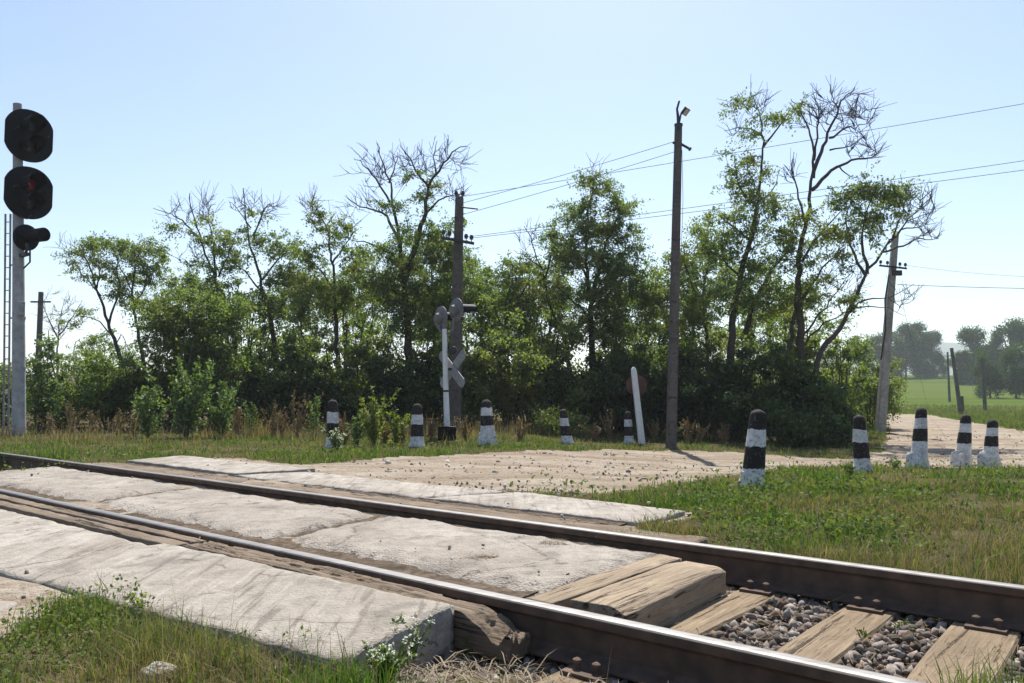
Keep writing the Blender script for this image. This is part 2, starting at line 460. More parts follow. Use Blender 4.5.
def mat_bollard(name, b1, b2, b3):
    m, nt = new_mat(name); k = NT(nt)
    tc = k.n('ShaderNodeTexCoord'); x = k.n('ShaderNodeSeparateXYZ'); k.l(tc.outputs['Generated'], x.inputs[0])
    ed = k.noise(11, 5, .65); z = k.math('ADD', x.outputs['Z'], k.math('MULTIPLY', k.math('SUBTRACT', ed, .5), .075))
    band = k.ramp(z, [(0, 0.0), (b1, 1.0), (b2, 0.0), (b3, 1.0)], 'CONSTANT')
    chip = k.noise(34, 6, .7); dirt = k.noise(7, 5, .65)
    white = k.mix(k.ramp(dirt, [(.4, 0.0), (.66, .75)]), (.66, .665, .66), (.38, .37, .35))
    white = k.mix(k.ramp(chip, [(.545, 0.0), (.59, .85)]), white, (.30, .285, .26))
    blk = k.mix(k.ramp(chip, [(.56, 0.0), (.64, .75)]), (.022, .019, .017), (.16, .14, .125))
    col = k.mix(band, white, blk)
    k.out(col, .85, k.bump(k.mix(.5, chip, k.noise(130, 3)), .8, .008), 0, .25)
    return m
M['bollard_round'] = mat_bollard('striped_bollard_paint', .30, .555, .76)
M['bollard_block'] = mat_bollard('striped_bollard_paint_high', .47, .67, .83)
def mat_foot():
    m, nt = new_mat('whitewashed_foot'); k = NT(nt)
    chip = k.noise(26, 6, .7); dirt = k.noise(8, 5)
    c = k.mix(k.ramp(dirt, [(.42, 0.0), (.7, .7)]), (.62, .625, .62), (.32, .31, .29))
    c = k.mix(k.ramp(chip, [(.54, 0.0), (.6, .85)]), c, (.19, .175, .155))
    k.out(c, .9, k.bump(chip, .9, .012), 0, .2); return m
M['foot'] = mat_foot()

def mat_ground():
    m, nt = new_mat('ground_soil_and_grass'); k = NT(nt)
    a = k.n('ShaderNodeAttribute', attribute_name='road').outputs['Fac']
    f = k.n('ShaderNodeAttribute', attribute_name='field').outputs['Fac']
    n1 = k.noise(1.1, 5); n2 = k.noise(14, 5, .65); n3 = k.noise(.09, 4)
    turf = k.mix(k.ramp(n2, [(.35, 0.0), (.7, 1.0)]), (.06, .05, .03), (.085, .08, .036))
    turf = k.mix(k.ramp(n1, [(.45, 0.0), (.65, .8)]), turf, (.12, .092, .055))
    fv = k.mapping((.012, .05, .02), (0, 0, .5))
    fld = k.mix(k.ramp(k.noise(1.0, 5, .6, fv), [(.4, 0.0), (.62, 1.0)]), (.055, .098, .014), (.10, .125, .03))
    fld = k.mix(k.ramp(k.noise(.8, 6, .7), [(.48, 0.0), (.7, .6)]), fld, (.125, .12, .052))
    fld = k.mix(k.ramp(n3, [(.55, 0.0), (.7, .5)]), fld, (.055, .095, .02))
    col = k.mix(f, turf, fld)
    dirt = k.mix(k.ramp(n1, [(.35, 0.0), (.65, 1.0)]), (.27, .215, .155), (.36, .30, .225))
    dirt = k.mix(k.ramp(n2, [(.5, 0.0), (.75, .7)]), dirt, (.20, .15, .10))
    col = k.mix(a, col, dirt)
    nrm = k.bump(n2, .7, .03)
    k.out(col, 1.0, nrm, 0, 0.0)
    return m
M['ground'] = mat_ground()

def mat_road():
    m, nt = new_mat('dirt_and_gravel_road'); k = NT(nt)
    n1 = k.noise(.9, 5, .6); n2 = k.noise(11, 6, .7); fine = k.noise(75, 3, .6)
    c = k.mix(k.ramp(n1, [(.35, 0.0), (.65, 1.0)]), (.315, .258, .198), (.405, .35, .283))
    rv = k.mapping((.5, 2.6, 1), (0, 0, .12))
    c = k.mix(k.ramp(k.noise(1.0, 5, .6, rv), [(.46, 0.0), (.62, .8)]), c, (.235, .18, .125))
    c = k.mix(k.ramp(n2, [(.45, 0.0), (.7, .65)]), c, (.20, .155, .11))
    v = k.voro(9); v2 = k.voro(26)
    c = k.mix(k.math('MULTIPLY', k.ramp(v, [(.05, 1.0), (.2, 0.0)]), k.ramp(n2, [(.45, 0.0), (.55, .8)])), c, (.13, .10, .075))
    c = k.mix(k.math('MULTIPLY', k.ramp(v2, [(.05, 1.0), (.25, 0.0)]), k.ramp(n1, [(.4, 0.0), (.5, .7)])), c, (.47, .43, .37))
    nrm = k.bump(n2, 1.0, .05); nrm = k.bump(v2, .6, .015, nrm); nrm = k.bump(fine, .5, .008, nrm)
    k.out(c, 1.0, nrm, 0, 0.0)
    return m
M['road'] = mat_road()

# ------------------------------------------------------------------ ground sheet, road sheet, hill
def terrain():
    R = np.concatenate([np.geomspace(.9, 60, 330), np.geomspace(62, 1500, 60)])
    A = np.concatenate([np.linspace(math.radians(-38), math.radians(38), 560), np.linspace(math.radians(38), math.radians(322), 90)[1:-1]])
    rr, aa = np.meshgrid(R, A, indexing='ij')
    X = rr * np.sin(aa); Y = rr * np.cos(aa)
    Z = H(X, Y)
    road, ball = masks(X, Y)
    s, t = st(X, Y)
    # ruts and lumps of the loose ground, real relief
    lump = (fbm(X * 4, Y * 4, 41) - .5) * .03 * np.clip(rr / 4, .4, 1.5) * (rr < 60)
    Z = Z + lump * np.where(road, .6, 1.0)
    rut = (fbm(X * .45, Y * 2.2 + X * .35, 23) - .5) * .09 * road * (Y > 6.5) * (rr < 60)
    Z = Z + rut
    nA = len(A); nR = len(R)
    i = np.arange(nR - 1)[:, None]; j = np.arange(nA)[None, :]; j1 = (j + 1) % nA
    Q = np.stack([i * nA + j, i * nA + j1, (i + 1) * nA + j1, (i + 1) * nA + j], -1).reshape(-1, 4)
    V = np.stack([X, Y, Z], -1).reshape(-1, 3)
    c = len(V)
    V2 = np.concatenate([V, [[0, 0, float(H(0, 0))]]])
    tri = np.stack([np.full(nA, c), (np.arange(nA) + 1) % nA, np.arange(nA)], -1)
    o = link('ground', V2, Q[:, ::-1], tri, M['ground'])
    at = o.data.attributes.new('road', 'FLOAT', 'POINT')
    rm = np.concatenate([road.ravel().astype(np.float32), [0]])
    at.data.foreach_set('value', rm.astype(np.float32))
    at = o.data.attributes.new('field', 'FLOAT', 'POINT')
    fm = np.concatenate([(sm(24, 34, Y) * sm(2, 10, X)).ravel(), [0]])
    at.data.foreach_set('value', fm.astype(np.float32))
    tag(o, 'uneven ground of soil, turf and sloping green field reaching to the horizon', 'ground', kind='structure')
    rv = road.ravel()
    sel = rv[Q].all(1)
    q = Q[sel]
    used, inv = np.unique(q.ravel(), return_inverse=True)
    RV = V[used] + np.array([0, 0, .005])
    o2 = link('dirt_road', RV, inv.reshape(-1, 4)[:, ::-1], None, M['road'])
    tag(o2, 'pale dirt and gravel road passing over the crossing and curving off to the right', 'road', kind='structure')
terrain()

def hill():
    xs = np.linspace(-200, 1500, 60); d = np.linspace(0, 1, 14)
    V = []
    for k_, dd in enumerate(d):
        for x in xs:
            prof = 77 * math.exp(-((x - 760) / 330) ** 2) + 30 * math.exp(-((x - 300) / 300) ** 2) + 50 * math.exp(-((x - 1250) / 260) ** 2)
            V.append((x, 1150 + 280 * dd, 9 + prof * math.sin(dd * math.pi / 2) * (1 + .03 * math.sin(x * .02)) - 3 * (dd == 0)))
    n = len(xs)
    Q = [(a * n + b, a * n + b + 1, (a + 1) * n + b + 1, (a + 1) * n + b) for a in range(13) for b in range(n - 1)]
    V = np.array(V)
    V[:, 1] = np.minimum(V[:, 1], 1480)
    o = link('hill', V, Q, None, mat_simple('wooded_hill', (.06, .085, .035), .4, .95, 0, .03, .5), base=(700, 1150, 9), smooth=True)
    tag(o, 'low wooded hill far off beyond the field, faded pale blue', 'hill', kind='structure')
hill()

# ------------------------------------------------------------------ track
def on(s, t, z):
    x, y = xy(s, t); return np.array([x, y, z])

U3 = np.array([U[0], U[1], 0]); N3 = np.array([N[0], N[1], 0]); Z3 = np.array([0, 0, 1.0])

def rail(tc, label):
    prof = [(-.075, -.18), (.075, -.18), (.075, -.172), (.03, -.157), (.011, -.142), (.009, -.06), (.014, -.052), (.036, -.040), (.036, -.008),
            (.030, -.0025), (.014, 0), (-.014, 0), (-.030, -.0025), (-.036, -.008), (-.036, -.040), (-.014, -.052), (-.009, -.06), (-.011, -.142), (-.03, -.157), (-.075, -.172)]
    m = MB()
    n = len(prof); ss = np.concatenate([np.linspace(-60, -14, 24), np.linspace(-13.5, 14, 90)])
    V = []
    for s in ss:
        for a, z in prof:
            V.append(on(s, tc + a, z + .0008 * math.sin(s * 3.1)))
    Fc = [(i * n + j, i * n + (j + 1) % n, (i + 1) * n + (j + 1) % n, (i + 1) * n + j) for i in range(len(ss) - 1) for j in range(n)]
    Fc += [tuple(range(n)), tuple((len(ss) - 1) * n + j for j in reversed(range(n)))]
    m.add(V, Fc)
    base = on(-2.5, tc, -.18)
    return tag(m.build('rail', M['rail'], base=base), label, 'rail', 'rails of the track')
TN, TF = 2.605, 4.195
rail(TN, 'nearer railway rail with worn bright top, running along the splintered timber')
rail(TF, 'farther railway rail with bright top, running along the right hand grass')

def near_edge(s, t): return -.05 * sm(3.10, 2.86, t) * (.5 + fbm(s * 3, t * 3, 4)) - .022 * (fbm(s * 14, t * 14, 6) > .62) * sm(3.2, 2.95, t)

def slab(name, corners, zt, thick, mat, label, cat, group=None, erode=.02, rough=.008, res=.035, zfun=None, seed=0, wob=.02):
    """corners in (s, t): a, b, c, d counter-clockwise seen from above; a real thick lump with worn edges"""
    c = [np.array(xy(*p)) for p in corners]
    L = max(np.linalg.norm(c[1] - c[0]), np.linalg.norm(c[2] - c[3])); W = max(np.linalg.norm(c[3] - c[0]), np.linalg.norm(c[2] - c[1]))
    n = max(6, int(L / res)); m = max(6, int(W / res))
    u = np.linspace(0, 1, n + 1); v = np.linspace(0, 1, m + 1)
    uu, vv = np.meshgrid(u, v, indexing='ij')
    Pt = (c[0] * ((1 - uu) * (1 - vv))[..., None] + c[1] * (uu * (1 - vv))[..., None] + c[2] * (uu * vv)[..., None] + c[3] * ((1 - uu) * vv)[..., None])
    # wander of the outline
    ex = np.minimum(uu, 1 - uu) * L; ey = np.minimum(vv, 1 - vv) * W
    wx = wob * (fbm(Pt[..., 0] * 5 + seed, Pt[..., 1] * 5, 7 + seed) - .5) * 2
    wy = wob * (fbm(Pt[..., 0] * 5, Pt[..., 1] * 5 + seed, 9 + seed) - .5) * 2
    Pt = Pt + np.stack([wx, wy], -1)
    d = np.minimum(ex, ey)
    en = fbm(Pt[..., 0] * 9, Pt[..., 1] * 9, 21 + seed)
    Z = np.full(uu.shape, float(zt)) if np.isscalar(zt) else (zt[0] * (1 - uu) * (1 - vv) + zt[1] * uu * (1 - vv) + zt[2] * uu * vv + zt[3] * (1 - uu) * vv)
    Z = Z + rough * 2 * (fbm(Pt[..., 0] * 3, Pt[..., 1] * 3, 2 + seed) - .5) + rough * .8 * (fbm(Pt[..., 0] * 16, Pt[..., 1] * 16, 5 + seed) - .5)
    Z = Z - erode * np.exp(-d / (.02 + .06 * en)) * (.3 + 1.4 * en)
    if zfun is not None: 
        s_, t_ = st(Pt[..., 0], Pt[..., 1]); Z = Z + zfun(s_, t_)
    V = np.concatenate([Pt, Z[..., None]], -1).reshape(-1, 3)
    k = m + 1
    i = np.arange(n)[:, None]; j = np.arange(m)[None, :]
    Q = np.stack([i * k + j, (i + 1) * k + j, (i + 1) * k + j + 1, i * k + j + 1], -1).reshape(-1, 4)
    ring = [a * k for a in range(n + 1)] + [n * k + b for b in range(1, m + 1)] + [a * k + m for a in range(n - 1, -1, -1)] + [b for b in range(m - 1, 0, -1)]
    zb = float(np.min(zt)) - thick
    rows = []
    base_idx = len(V)
    levels = 4; rv = V[ring]; cen = rv.mean(0)
    allr = [np.array(ring)]
    VV = [V]
    for l in range(1, levels + 1):
        f = l / levels
        nr = rv.copy(); nr[:, 2] = rv[:, 2] * (1 - f) + zb * f
        inw = .012 * (fbm(nr[:, 0] * 11 + l * 3.1, nr[:, 1] * 11 + l * 5.7, seed) - .35)
        dirn = cen[:2] - nr[:, :2]; dirn /= np.linalg.norm(dirn, axis=1, keepdims=True)
        nr[:, :2] += dirn * inw[:, None]
        VV.append(nr); allr.append(np.arange(len(ring)) + base_idx + (l - 1) * len(ring))
    for l in range(levels):
        a, b = allr[l], allr[l + 1]
        rows.append(np.stack([a, b, np.roll(b, -1), np.roll(a, -1)], -1))
    Q = np.concatenate([Q] + rows)
    V = np.concatenate(VV)
    base = np.array([cen[0], cen[1], zb])
    return tag(link(name, V, Q, None, mat, base=base, smooth=False), label, cat, group)

g = 'concrete slabs of the level crossing'
slab('concrete_slab', [(-10.4, 2.86), (-7.04, 2.86), (-7.44, 4.09), (-10.7, 4.09)], -.045, .14, M['slab_rough'], 'leftmost worn concrete slab between the two rails, stained grey in its middle', 'concrete slab', g, .05, .014, .024, near_edge, seed=1)
slab('concrete_slab', [(-6.95, 2.86), (-4.39, 2.88), (-4.64, 4.09), (-7.35, 4.09)], -.045, .14, M['slab_rough'], 'middle pebbly concrete slab between the rails with rounded worn edges', 'concrete slab', g, .05, .014, .024, near_edge, seed=2)
slab('concrete_slab', [(-4.32, 2.88), (-2.27, 2.9), (-2.27, 4.09), (-4.57, 4.09)], -.045, .14, M['slab_rough'], 'rightmost concrete slab between the rails, next to the wooden planks, with two small pits', 'concrete slab', g, .04, .012, .024, near_edge, seed=3)
slab('concrete_slab', [(-4.56, 1.47), (-2.14, 1.70), (-2.27, 2.385), (-4.56, 2.35)], (-.025, -.018, .0, -.012), .17, M['slab_front'], 'big pale slab in front of the nearer rail with its thick broken end showing', 'concrete slab', g, .012, .005, seed=4, wob=.012)
slab('concrete_slab', [(-7.6, 1.4), (-4.63, 1.47), (-4.62, 2.31), (-7.7, 2.28)], -.03, .15, M['slab'], 'streaked slab in front of the nearer rail with grass tuft at its far corner', 'concrete slab', g, .014, .006, seed=5, wob=.012)
slab('concrete_slab', [(-6.7, .5), (-3.8, .62), (-3.62, 1.36), (-6.7, 1.33)], -.032, .14, M['slab_front'], 'broken worn slab at the lower left edge, half under dirt beside the grass patch', 'concrete slab', g, .03, .014, seed=10, wob=.05)
slab('concrete_slab', [(-10.6, 1.4), (-7.72, 1.4), (-7.78, 2.27), (-10.6, 2.27)], -.03, .15, M['slab'], 'slab at the left edge of the photo in front of the nearer rail', 'concrete slab', g, .02, .007, seed=6)
slab('concrete_slab', [(-5.0, 4.88), (-2.86, 4.93), (-2.9, 5.62), (-4.6, 5.75)], -.045, .14, M['slab'], 'pale slab beyond the farther rail, ending at the grass on the right', 'concrete slab', g, .012, .005, seed=7)
slab('concrete_slab', [(-7.95, 4.86), (-5.04, 4.88), (-4.7, 5.66), (-7.7, 5.62)], -.04, .14, M['slab'], 'middle pale slab beyond the farther rail, between two others', 'concrete slab', g, .02, .006, seed=8)
slab('concrete_slab', [(-10.7, 4.95), (-8.02, 4.92), (-7.78, 5.8), (-10.9, 5.85)], -.03, .14, M['slab'], 'leftmost slab beyond the farther rail, edged with green grass', 'concrete slab', g, .012, .005, seed=9)

# soil in the gaps beside the rails, coloured darker to paint in edge shade
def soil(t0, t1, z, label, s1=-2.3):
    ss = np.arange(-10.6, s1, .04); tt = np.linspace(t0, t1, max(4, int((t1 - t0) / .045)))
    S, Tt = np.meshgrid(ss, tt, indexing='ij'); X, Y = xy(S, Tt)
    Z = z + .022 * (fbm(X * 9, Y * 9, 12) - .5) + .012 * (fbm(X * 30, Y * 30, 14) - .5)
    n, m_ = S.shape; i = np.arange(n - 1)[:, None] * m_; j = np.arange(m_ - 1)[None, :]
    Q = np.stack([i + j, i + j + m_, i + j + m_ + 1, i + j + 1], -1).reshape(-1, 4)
    tag(link('soil_and_gap_shade', np.stack([X, Y, Z], -1).reshape(-1, 3), Q, None, M['soil']), label, 'soil', kind='structure')
M['soil'] = mat_simple('soil_with_gap_shade', (.125, .098, .074), .45, 1.0, 0, 30, .02, 0)
soil(2.655, 4.12, -.077, 'crumbly soil with painted-in gap shade under and between the slabs inside the rails')
soil(1.56, 2.52, -.068, 'soil with painted-in shade in the joints of the slabs in front of the nearer rail')
soil(4.29, 4.36, -.07, 'soil with painted-in shade in the narrow gap behind the farther rail')
soil(4.78, 5.55, -.068, 'soil with painted-in shade between the farther timbers and the outer slabs', -2.98)
# timbers along the rails
g2 = 'timbers laid beside the rails'
def jag(s, t):
    k = sm(-2.26, -2.0, s) ** .8
    sp = np.abs(fbm(s * 5, t * 55, 3) - .5) * 2
    return -k * (.045 + .12 * (.5 - sp) * (.3 + .7 * k)) - .025 * sm(-3.4, -2.3, s) * fbm(s * 3, t * 45, 5) - .012 * (fbm(s * 7, t * 70, 15) > .6)
slab('timber', [(-4.42, 2.385), (-1.99, 2.40), (-2.01, 2.555), (-4.42, 2.555)], -.02, .16, M['timber'], 'long splintered brown timber along the nearer rail with a broken chopped end', 'timber', g2, .003, .004, .011, jag, 11, .006)
slab('timber', [(-8.3, 2.45), (-4.48, 2.475), (-4.46, 2.555), (-8.3, 2.555)], -.02, .14, M['timber'], 'narrow timber hard against the nearer rail at left', 'timber', g2, .006, .004, .025, None, 12, .005)
slab('timber', [(-8.3, 2.31), (-4.48, 2.345), (-4.48, 2.455), (-8.3, 2.43)], -.024, .14, M['timber'], 'narrow timber between the streaked slab and the timber beside the nearer rail', 'timber', g2, .006, .004, .025, None, 13, .005)
slab('timber', [(-7.3, 4.34), (-2.25, 4.34), (-2.3, 4.76), (-7.3, 4.8)], -.055, .13, M['timber'], 'rust brown timber along the far side of the farther rail, ending in the grass', 'timber', g2, .015, .01, .04, None, 14)
slab('timber', [(-10.9, 4.34), (-7.36, 4.34), (-7.36, 4.82), (-10.9, 4.82)], -.05, .13, M['timber'], 'weathered brown timber far left beyond the farther rail', 'timber', g2, .015, .01, .04, None, 15)
g3 = 'crosswise planks at the crossing end'
slab('wooden_plank', [(-2.235, 2.80), (-2.085, 2.80), (-2.105, 4.02), (-2.255, 4.05)], -.052, .13, M['plank'], 'flat narrow wooden plank between the rails, against the concrete slab', 'plank', g3, .004, .003, .016, None, 16, .003)
def round_r(s, t): return -.034 * sm(-1.88, -1.77, s - (t - 3.4) * -.03) ** 1.6 - .02 * sm(3.75, 4.0, t)
slab('wooden_plank', [(-2.03, 2.86), (-1.77, 2.88), (-1.82, 3.96), (-2.06, 3.98)], -.035, .155, M['plank'], 'thick square wooden beam between the rails with a worn rounded edge, over the sleepers', 'beam', g3, .004, .003, .013, round_r, 17, .004)

# sleepers
def sleeper(s0, label, w=.115, t0=1.95, t1=5.0, dz=0.0, skew=0.0):
    b = on(s0, 3.4, -.34)
    r = root('railway_sleeper', b, label, 'sleeper', 'wooden sleepers')
    n = 46; V = []; k = 8
    prof = [(-1, -.32), (-1, -.03), (-.93, -.004), (-.4, 0), (.4, 0), (.93, -.004), (1, -.03), (1, -.32)]
    for i in range(n + 1):
        t = t0 + (t1 - t0) * i / n
        for j, (a, z) in enumerate(prof):
            nz = .006 * (fbm(np.array([t * 4.0 + s0 * 9]), np.array([a * 3.0]), 4)[0] - .5)
            V.append(on(s0 + a * w + skew * (t - 3.4) + .004 * math.sin(t * 5 + a), t, -.186 + dz + z * .5 + nz * (z > -.1)))
    Fc = [(i * k + j, i * k + j + 1, (i + 1) * k + j + 1, (i + 1) * k + j) for i in range(n) for j in range(k - 1)]
    m = MB(); m.add(V, Fc + [tuple(range(k)), tuple(n * k + j for j in reversed(range(k)))])
    m.build('beam', M['tie'], r)
    for tc in (TN, TF):
        p = MB(); p.box(on(s0, tc, -.179 + dz * .3), U3 * .08, N3 * .165, Z3 * .007)
        pl = p.build('tie_plate', M['rail'], r)
        for dt in (-.11, .11):
            for ds in (-.04, .045):
                q = MB(); q.lathe([(.012, 0), (.012, .022), (.02, .024), (.018, .034), (.006, .04)], on(s0 + ds, tc + dt, -.172), Z3, 8)
                q.build('spike', M['rail'], r, smooth=False)
    return r
sleeper(-2.62, 'sleeper hidden under the end of the crossing slabs')
sleeper(-1.70, 'yellowish sleeper right beside the thick wooden beam, partly in its shade', .105)
sleeper(-1.16, 'middle bare sleeper between two beds of grey gravel', .115, skew=.01)
sleeper(-.66, 'rightmost sleeper in view, half grown over with grass at its right end', .135, skew=-.02)
sleeper(-.10, 'sleeper beyond the grass clump at lower right', .12)

# ------------------------------------------------------------------ loose stones
def icosa():
    p = (1 + 5 ** .5) / 2
    v = np.array([(-1, p, 0), (1, p, 0), (-1, -p, 0), (1, -p, 0), (0, -1, p), (0, 1, p), (0, -1, -p), (0, 1, -p), (p, 0, -1), (p, 0, 1), (-p, 0, -1), (-p, 0, 1)], float)
    f = np.array([(0, 11, 5), (0, 5, 1), (0, 1, 7), (0, 7, 10), (0, 10, 11), (1, 5, 9), (5, 11, 4), (11, 10, 2), (10, 7, 6), (7, 1, 8), (3, 9, 4), (3, 4, 2), (3, 2, 6), (3, 6, 8), (3, 8, 9), (4, 9, 5), (2, 4, 11), (6, 2, 10), (8, 6, 7), (9, 8, 1)])
    return v / np.linalg.norm(v[0]), f
IV, IF = icosa()
def stones(pos, size):
    n = len(pos)
    v = IV[None] * rng.uniform(.62, 1.25, (n, 12, 1))
    v = np.sign(v) * np.abs(v) ** rng.uniform(.45, 1.5, (n, 1, 3)) + rng.uniform(-.16, .16, (n, 12, 3))
    v = v * rng.uniform(.42, 1.3, (n, 1, 3)) * size[:, None, None]
    q = rng.normal(size=(n, 4)); q /= np.linalg.norm(q, axis=1, keepdims=True)
    w, x, y, z = q.T
    Rm = np.stack([1 - 2 * (y * y + z * z), 2 * (x * y - z * w), 2 * (x * z + y * w), 2 * (x * y + z * w), 1 - 2 * (x * x + z * z), 2 * (y * z - x * w), 2 * (x * z - y * w), 2 * (y * z + x * w), 1 - 2 * (x * x + y * y)], -1).reshape(n, 3, 3)
    v = np.einsum('nij,nkj->nki', Rm, v) + pos[:, None, :]
    f = IF[None] + (np.arange(n) * 12)[:, None, None]
    return v.reshape(-1, 3), f.reshape(-1, 3)
n = 32000
s = rng.uniform(-2.3, 2.2, n); t = rng.uniform(1.75, 4.9, n)
keep = (t > 1.9) | (rng.random(n) < .4)
s, t = s[keep], t[keep]
clear = np.zeros(len(s), bool)
for sl, hw in ((-1.70, .11), (-1.16, .12), (-.66, .14), (-.10, .12)): clear |= (np.abs(s - sl) < hw) & (rng.random(len(s)) < .99)
s, t = s[~clear], t[~clear]
X, Y = xy(s, t)
z = -.225 + rng.uniform(-.012, .02, len(X)) + .03 * (fbm(X * 3, Y * 3, 8) - .5)
# the ballast is lower beside the sleepers and scraped out under the far rail
V, f = stones(np.stack([X, Y, z], -1), np.where(rng.random(len(X)) < .55, rng.uniform(.007, .018, len(X)), rng.uniform(.016, .036, len(X))))
tag(link('ballast_gravel', V, None, f, M['stone'], base=on(-.8, 3.4, -.23)), 'grey crushed stone ballast between and beside the sleepers', 'gravel', kind='stuff')

# pebbles on the road and slabs
n = 26000
r = np.exp(rng.uniform(math.log(2.0), math.log(30), n)); a = rng.uniform(math.radians(-36), math.radians(36), n)
X = r * np.sin(a); Y = r * np.cos(a)
road, ball = masks(X, Y)
s, t = st(X, Y)
cl = fbm(X * 1.2, Y * 1.2, 77)
k = road & ((t > 5.6) | (t < 1.4) | (rng.random(n) < .03)) & (rng.random(n) < cl * 1.1)
X, Y = X[k], Y[k]
s, t = st(X, Y)
z = H(X, Y) + .004
z = np.where((t > 1.4) & (t < 5.7) & (s > -10.5), -.03, z)
V, f = stones(np.stack([X, Y, z], -1), rng.gamma(2.2, .0045, len(X)) * np.clip(Y / 8, .6, 1.6))
tag(link('road_pebbles', V, None, f, M['pebble']), 'small pebbles strewn over the dirt road', 'pebbles', kind='stuff')

# ------------------------------------------------------------------ grass
def blades(X, Y, h, w, lean=.5, z0=None, face=None):
    n = len(X)
    z = H(X, Y) - .012 if z0 is None else z0
    an = rng.uniform(0, 2 * np.pi, n); ln = rng.uniform(0, lean, n) * h
    d = np.stack([np.cos(an), np.sin(an), np.zeros(n)], -1)
    fa = an + rng.uniform(.6, 2.5, n)
    p = np.stack([np.cos(fa), np.sin(fa), np.zeros(n)], -1) * (w / 2)[:, None]
    b = np.stack([X, Y, z], -1)
    mid = b + d * (ln * .3)[:, None]; mid[:, 2] += h * .55
    tip = b + d * ln[:, None]; tip[:, 2] += h * np.sqrt(np.clip(1 - (ln / np.maximum(h, 1e-6)) ** 2 * .5, .2, 1))
    V = np.stack([b - p, b + p, mid + p * .8, mid - p * .8, tip], 1).reshape(-1, 3)
    i = np.arange(n) * 5
    return V, np.stack([i, i + 1, i + 2, i + 3], -1), np.stack([i + 3, i + 2, i + 4], -1)

def leaves(pos, L, W, up=.5, nrm=None, droop=0.0):
    """rhombic leaves; returns V, Q"""
    n = len(pos)
    d = rng.normal(size=(n, 3)); d[:, 2] -= droop; d /= np.linalg.norm(d, axis=1, keepdims=True)
    q = rng.normal(size=(n, 3)); q[:, 2] += up * 2
    s_ = np.cross(d, q); s_ /= (np.linalg.norm(s_, axis=1, keepdims=True) + 1e-9)
    L = np.asarray(L)[:, None] if np.ndim(L) else L
    W = np.asarray(W)[:, None] if np.ndim(W) else W
    V = np.stack([pos, pos + d * L * .45 + s_ * W * .5, pos + d * L, pos + d * L * .45 - s_ * W * .5], 1).reshape(-1, 3)
    return V, (np.arange(n) * 4)[:, None] + np.arange(4)[None]

def polar(n, r0, r1, a0=-37, a1=37):
    r = np.exp(rng.uniform(math.log(r0), math.log(r1), n)); a = rng.uniform(math.radians(a0), math.radians(a1), n)
    return r * np.sin(a), r * np.cos(a), r

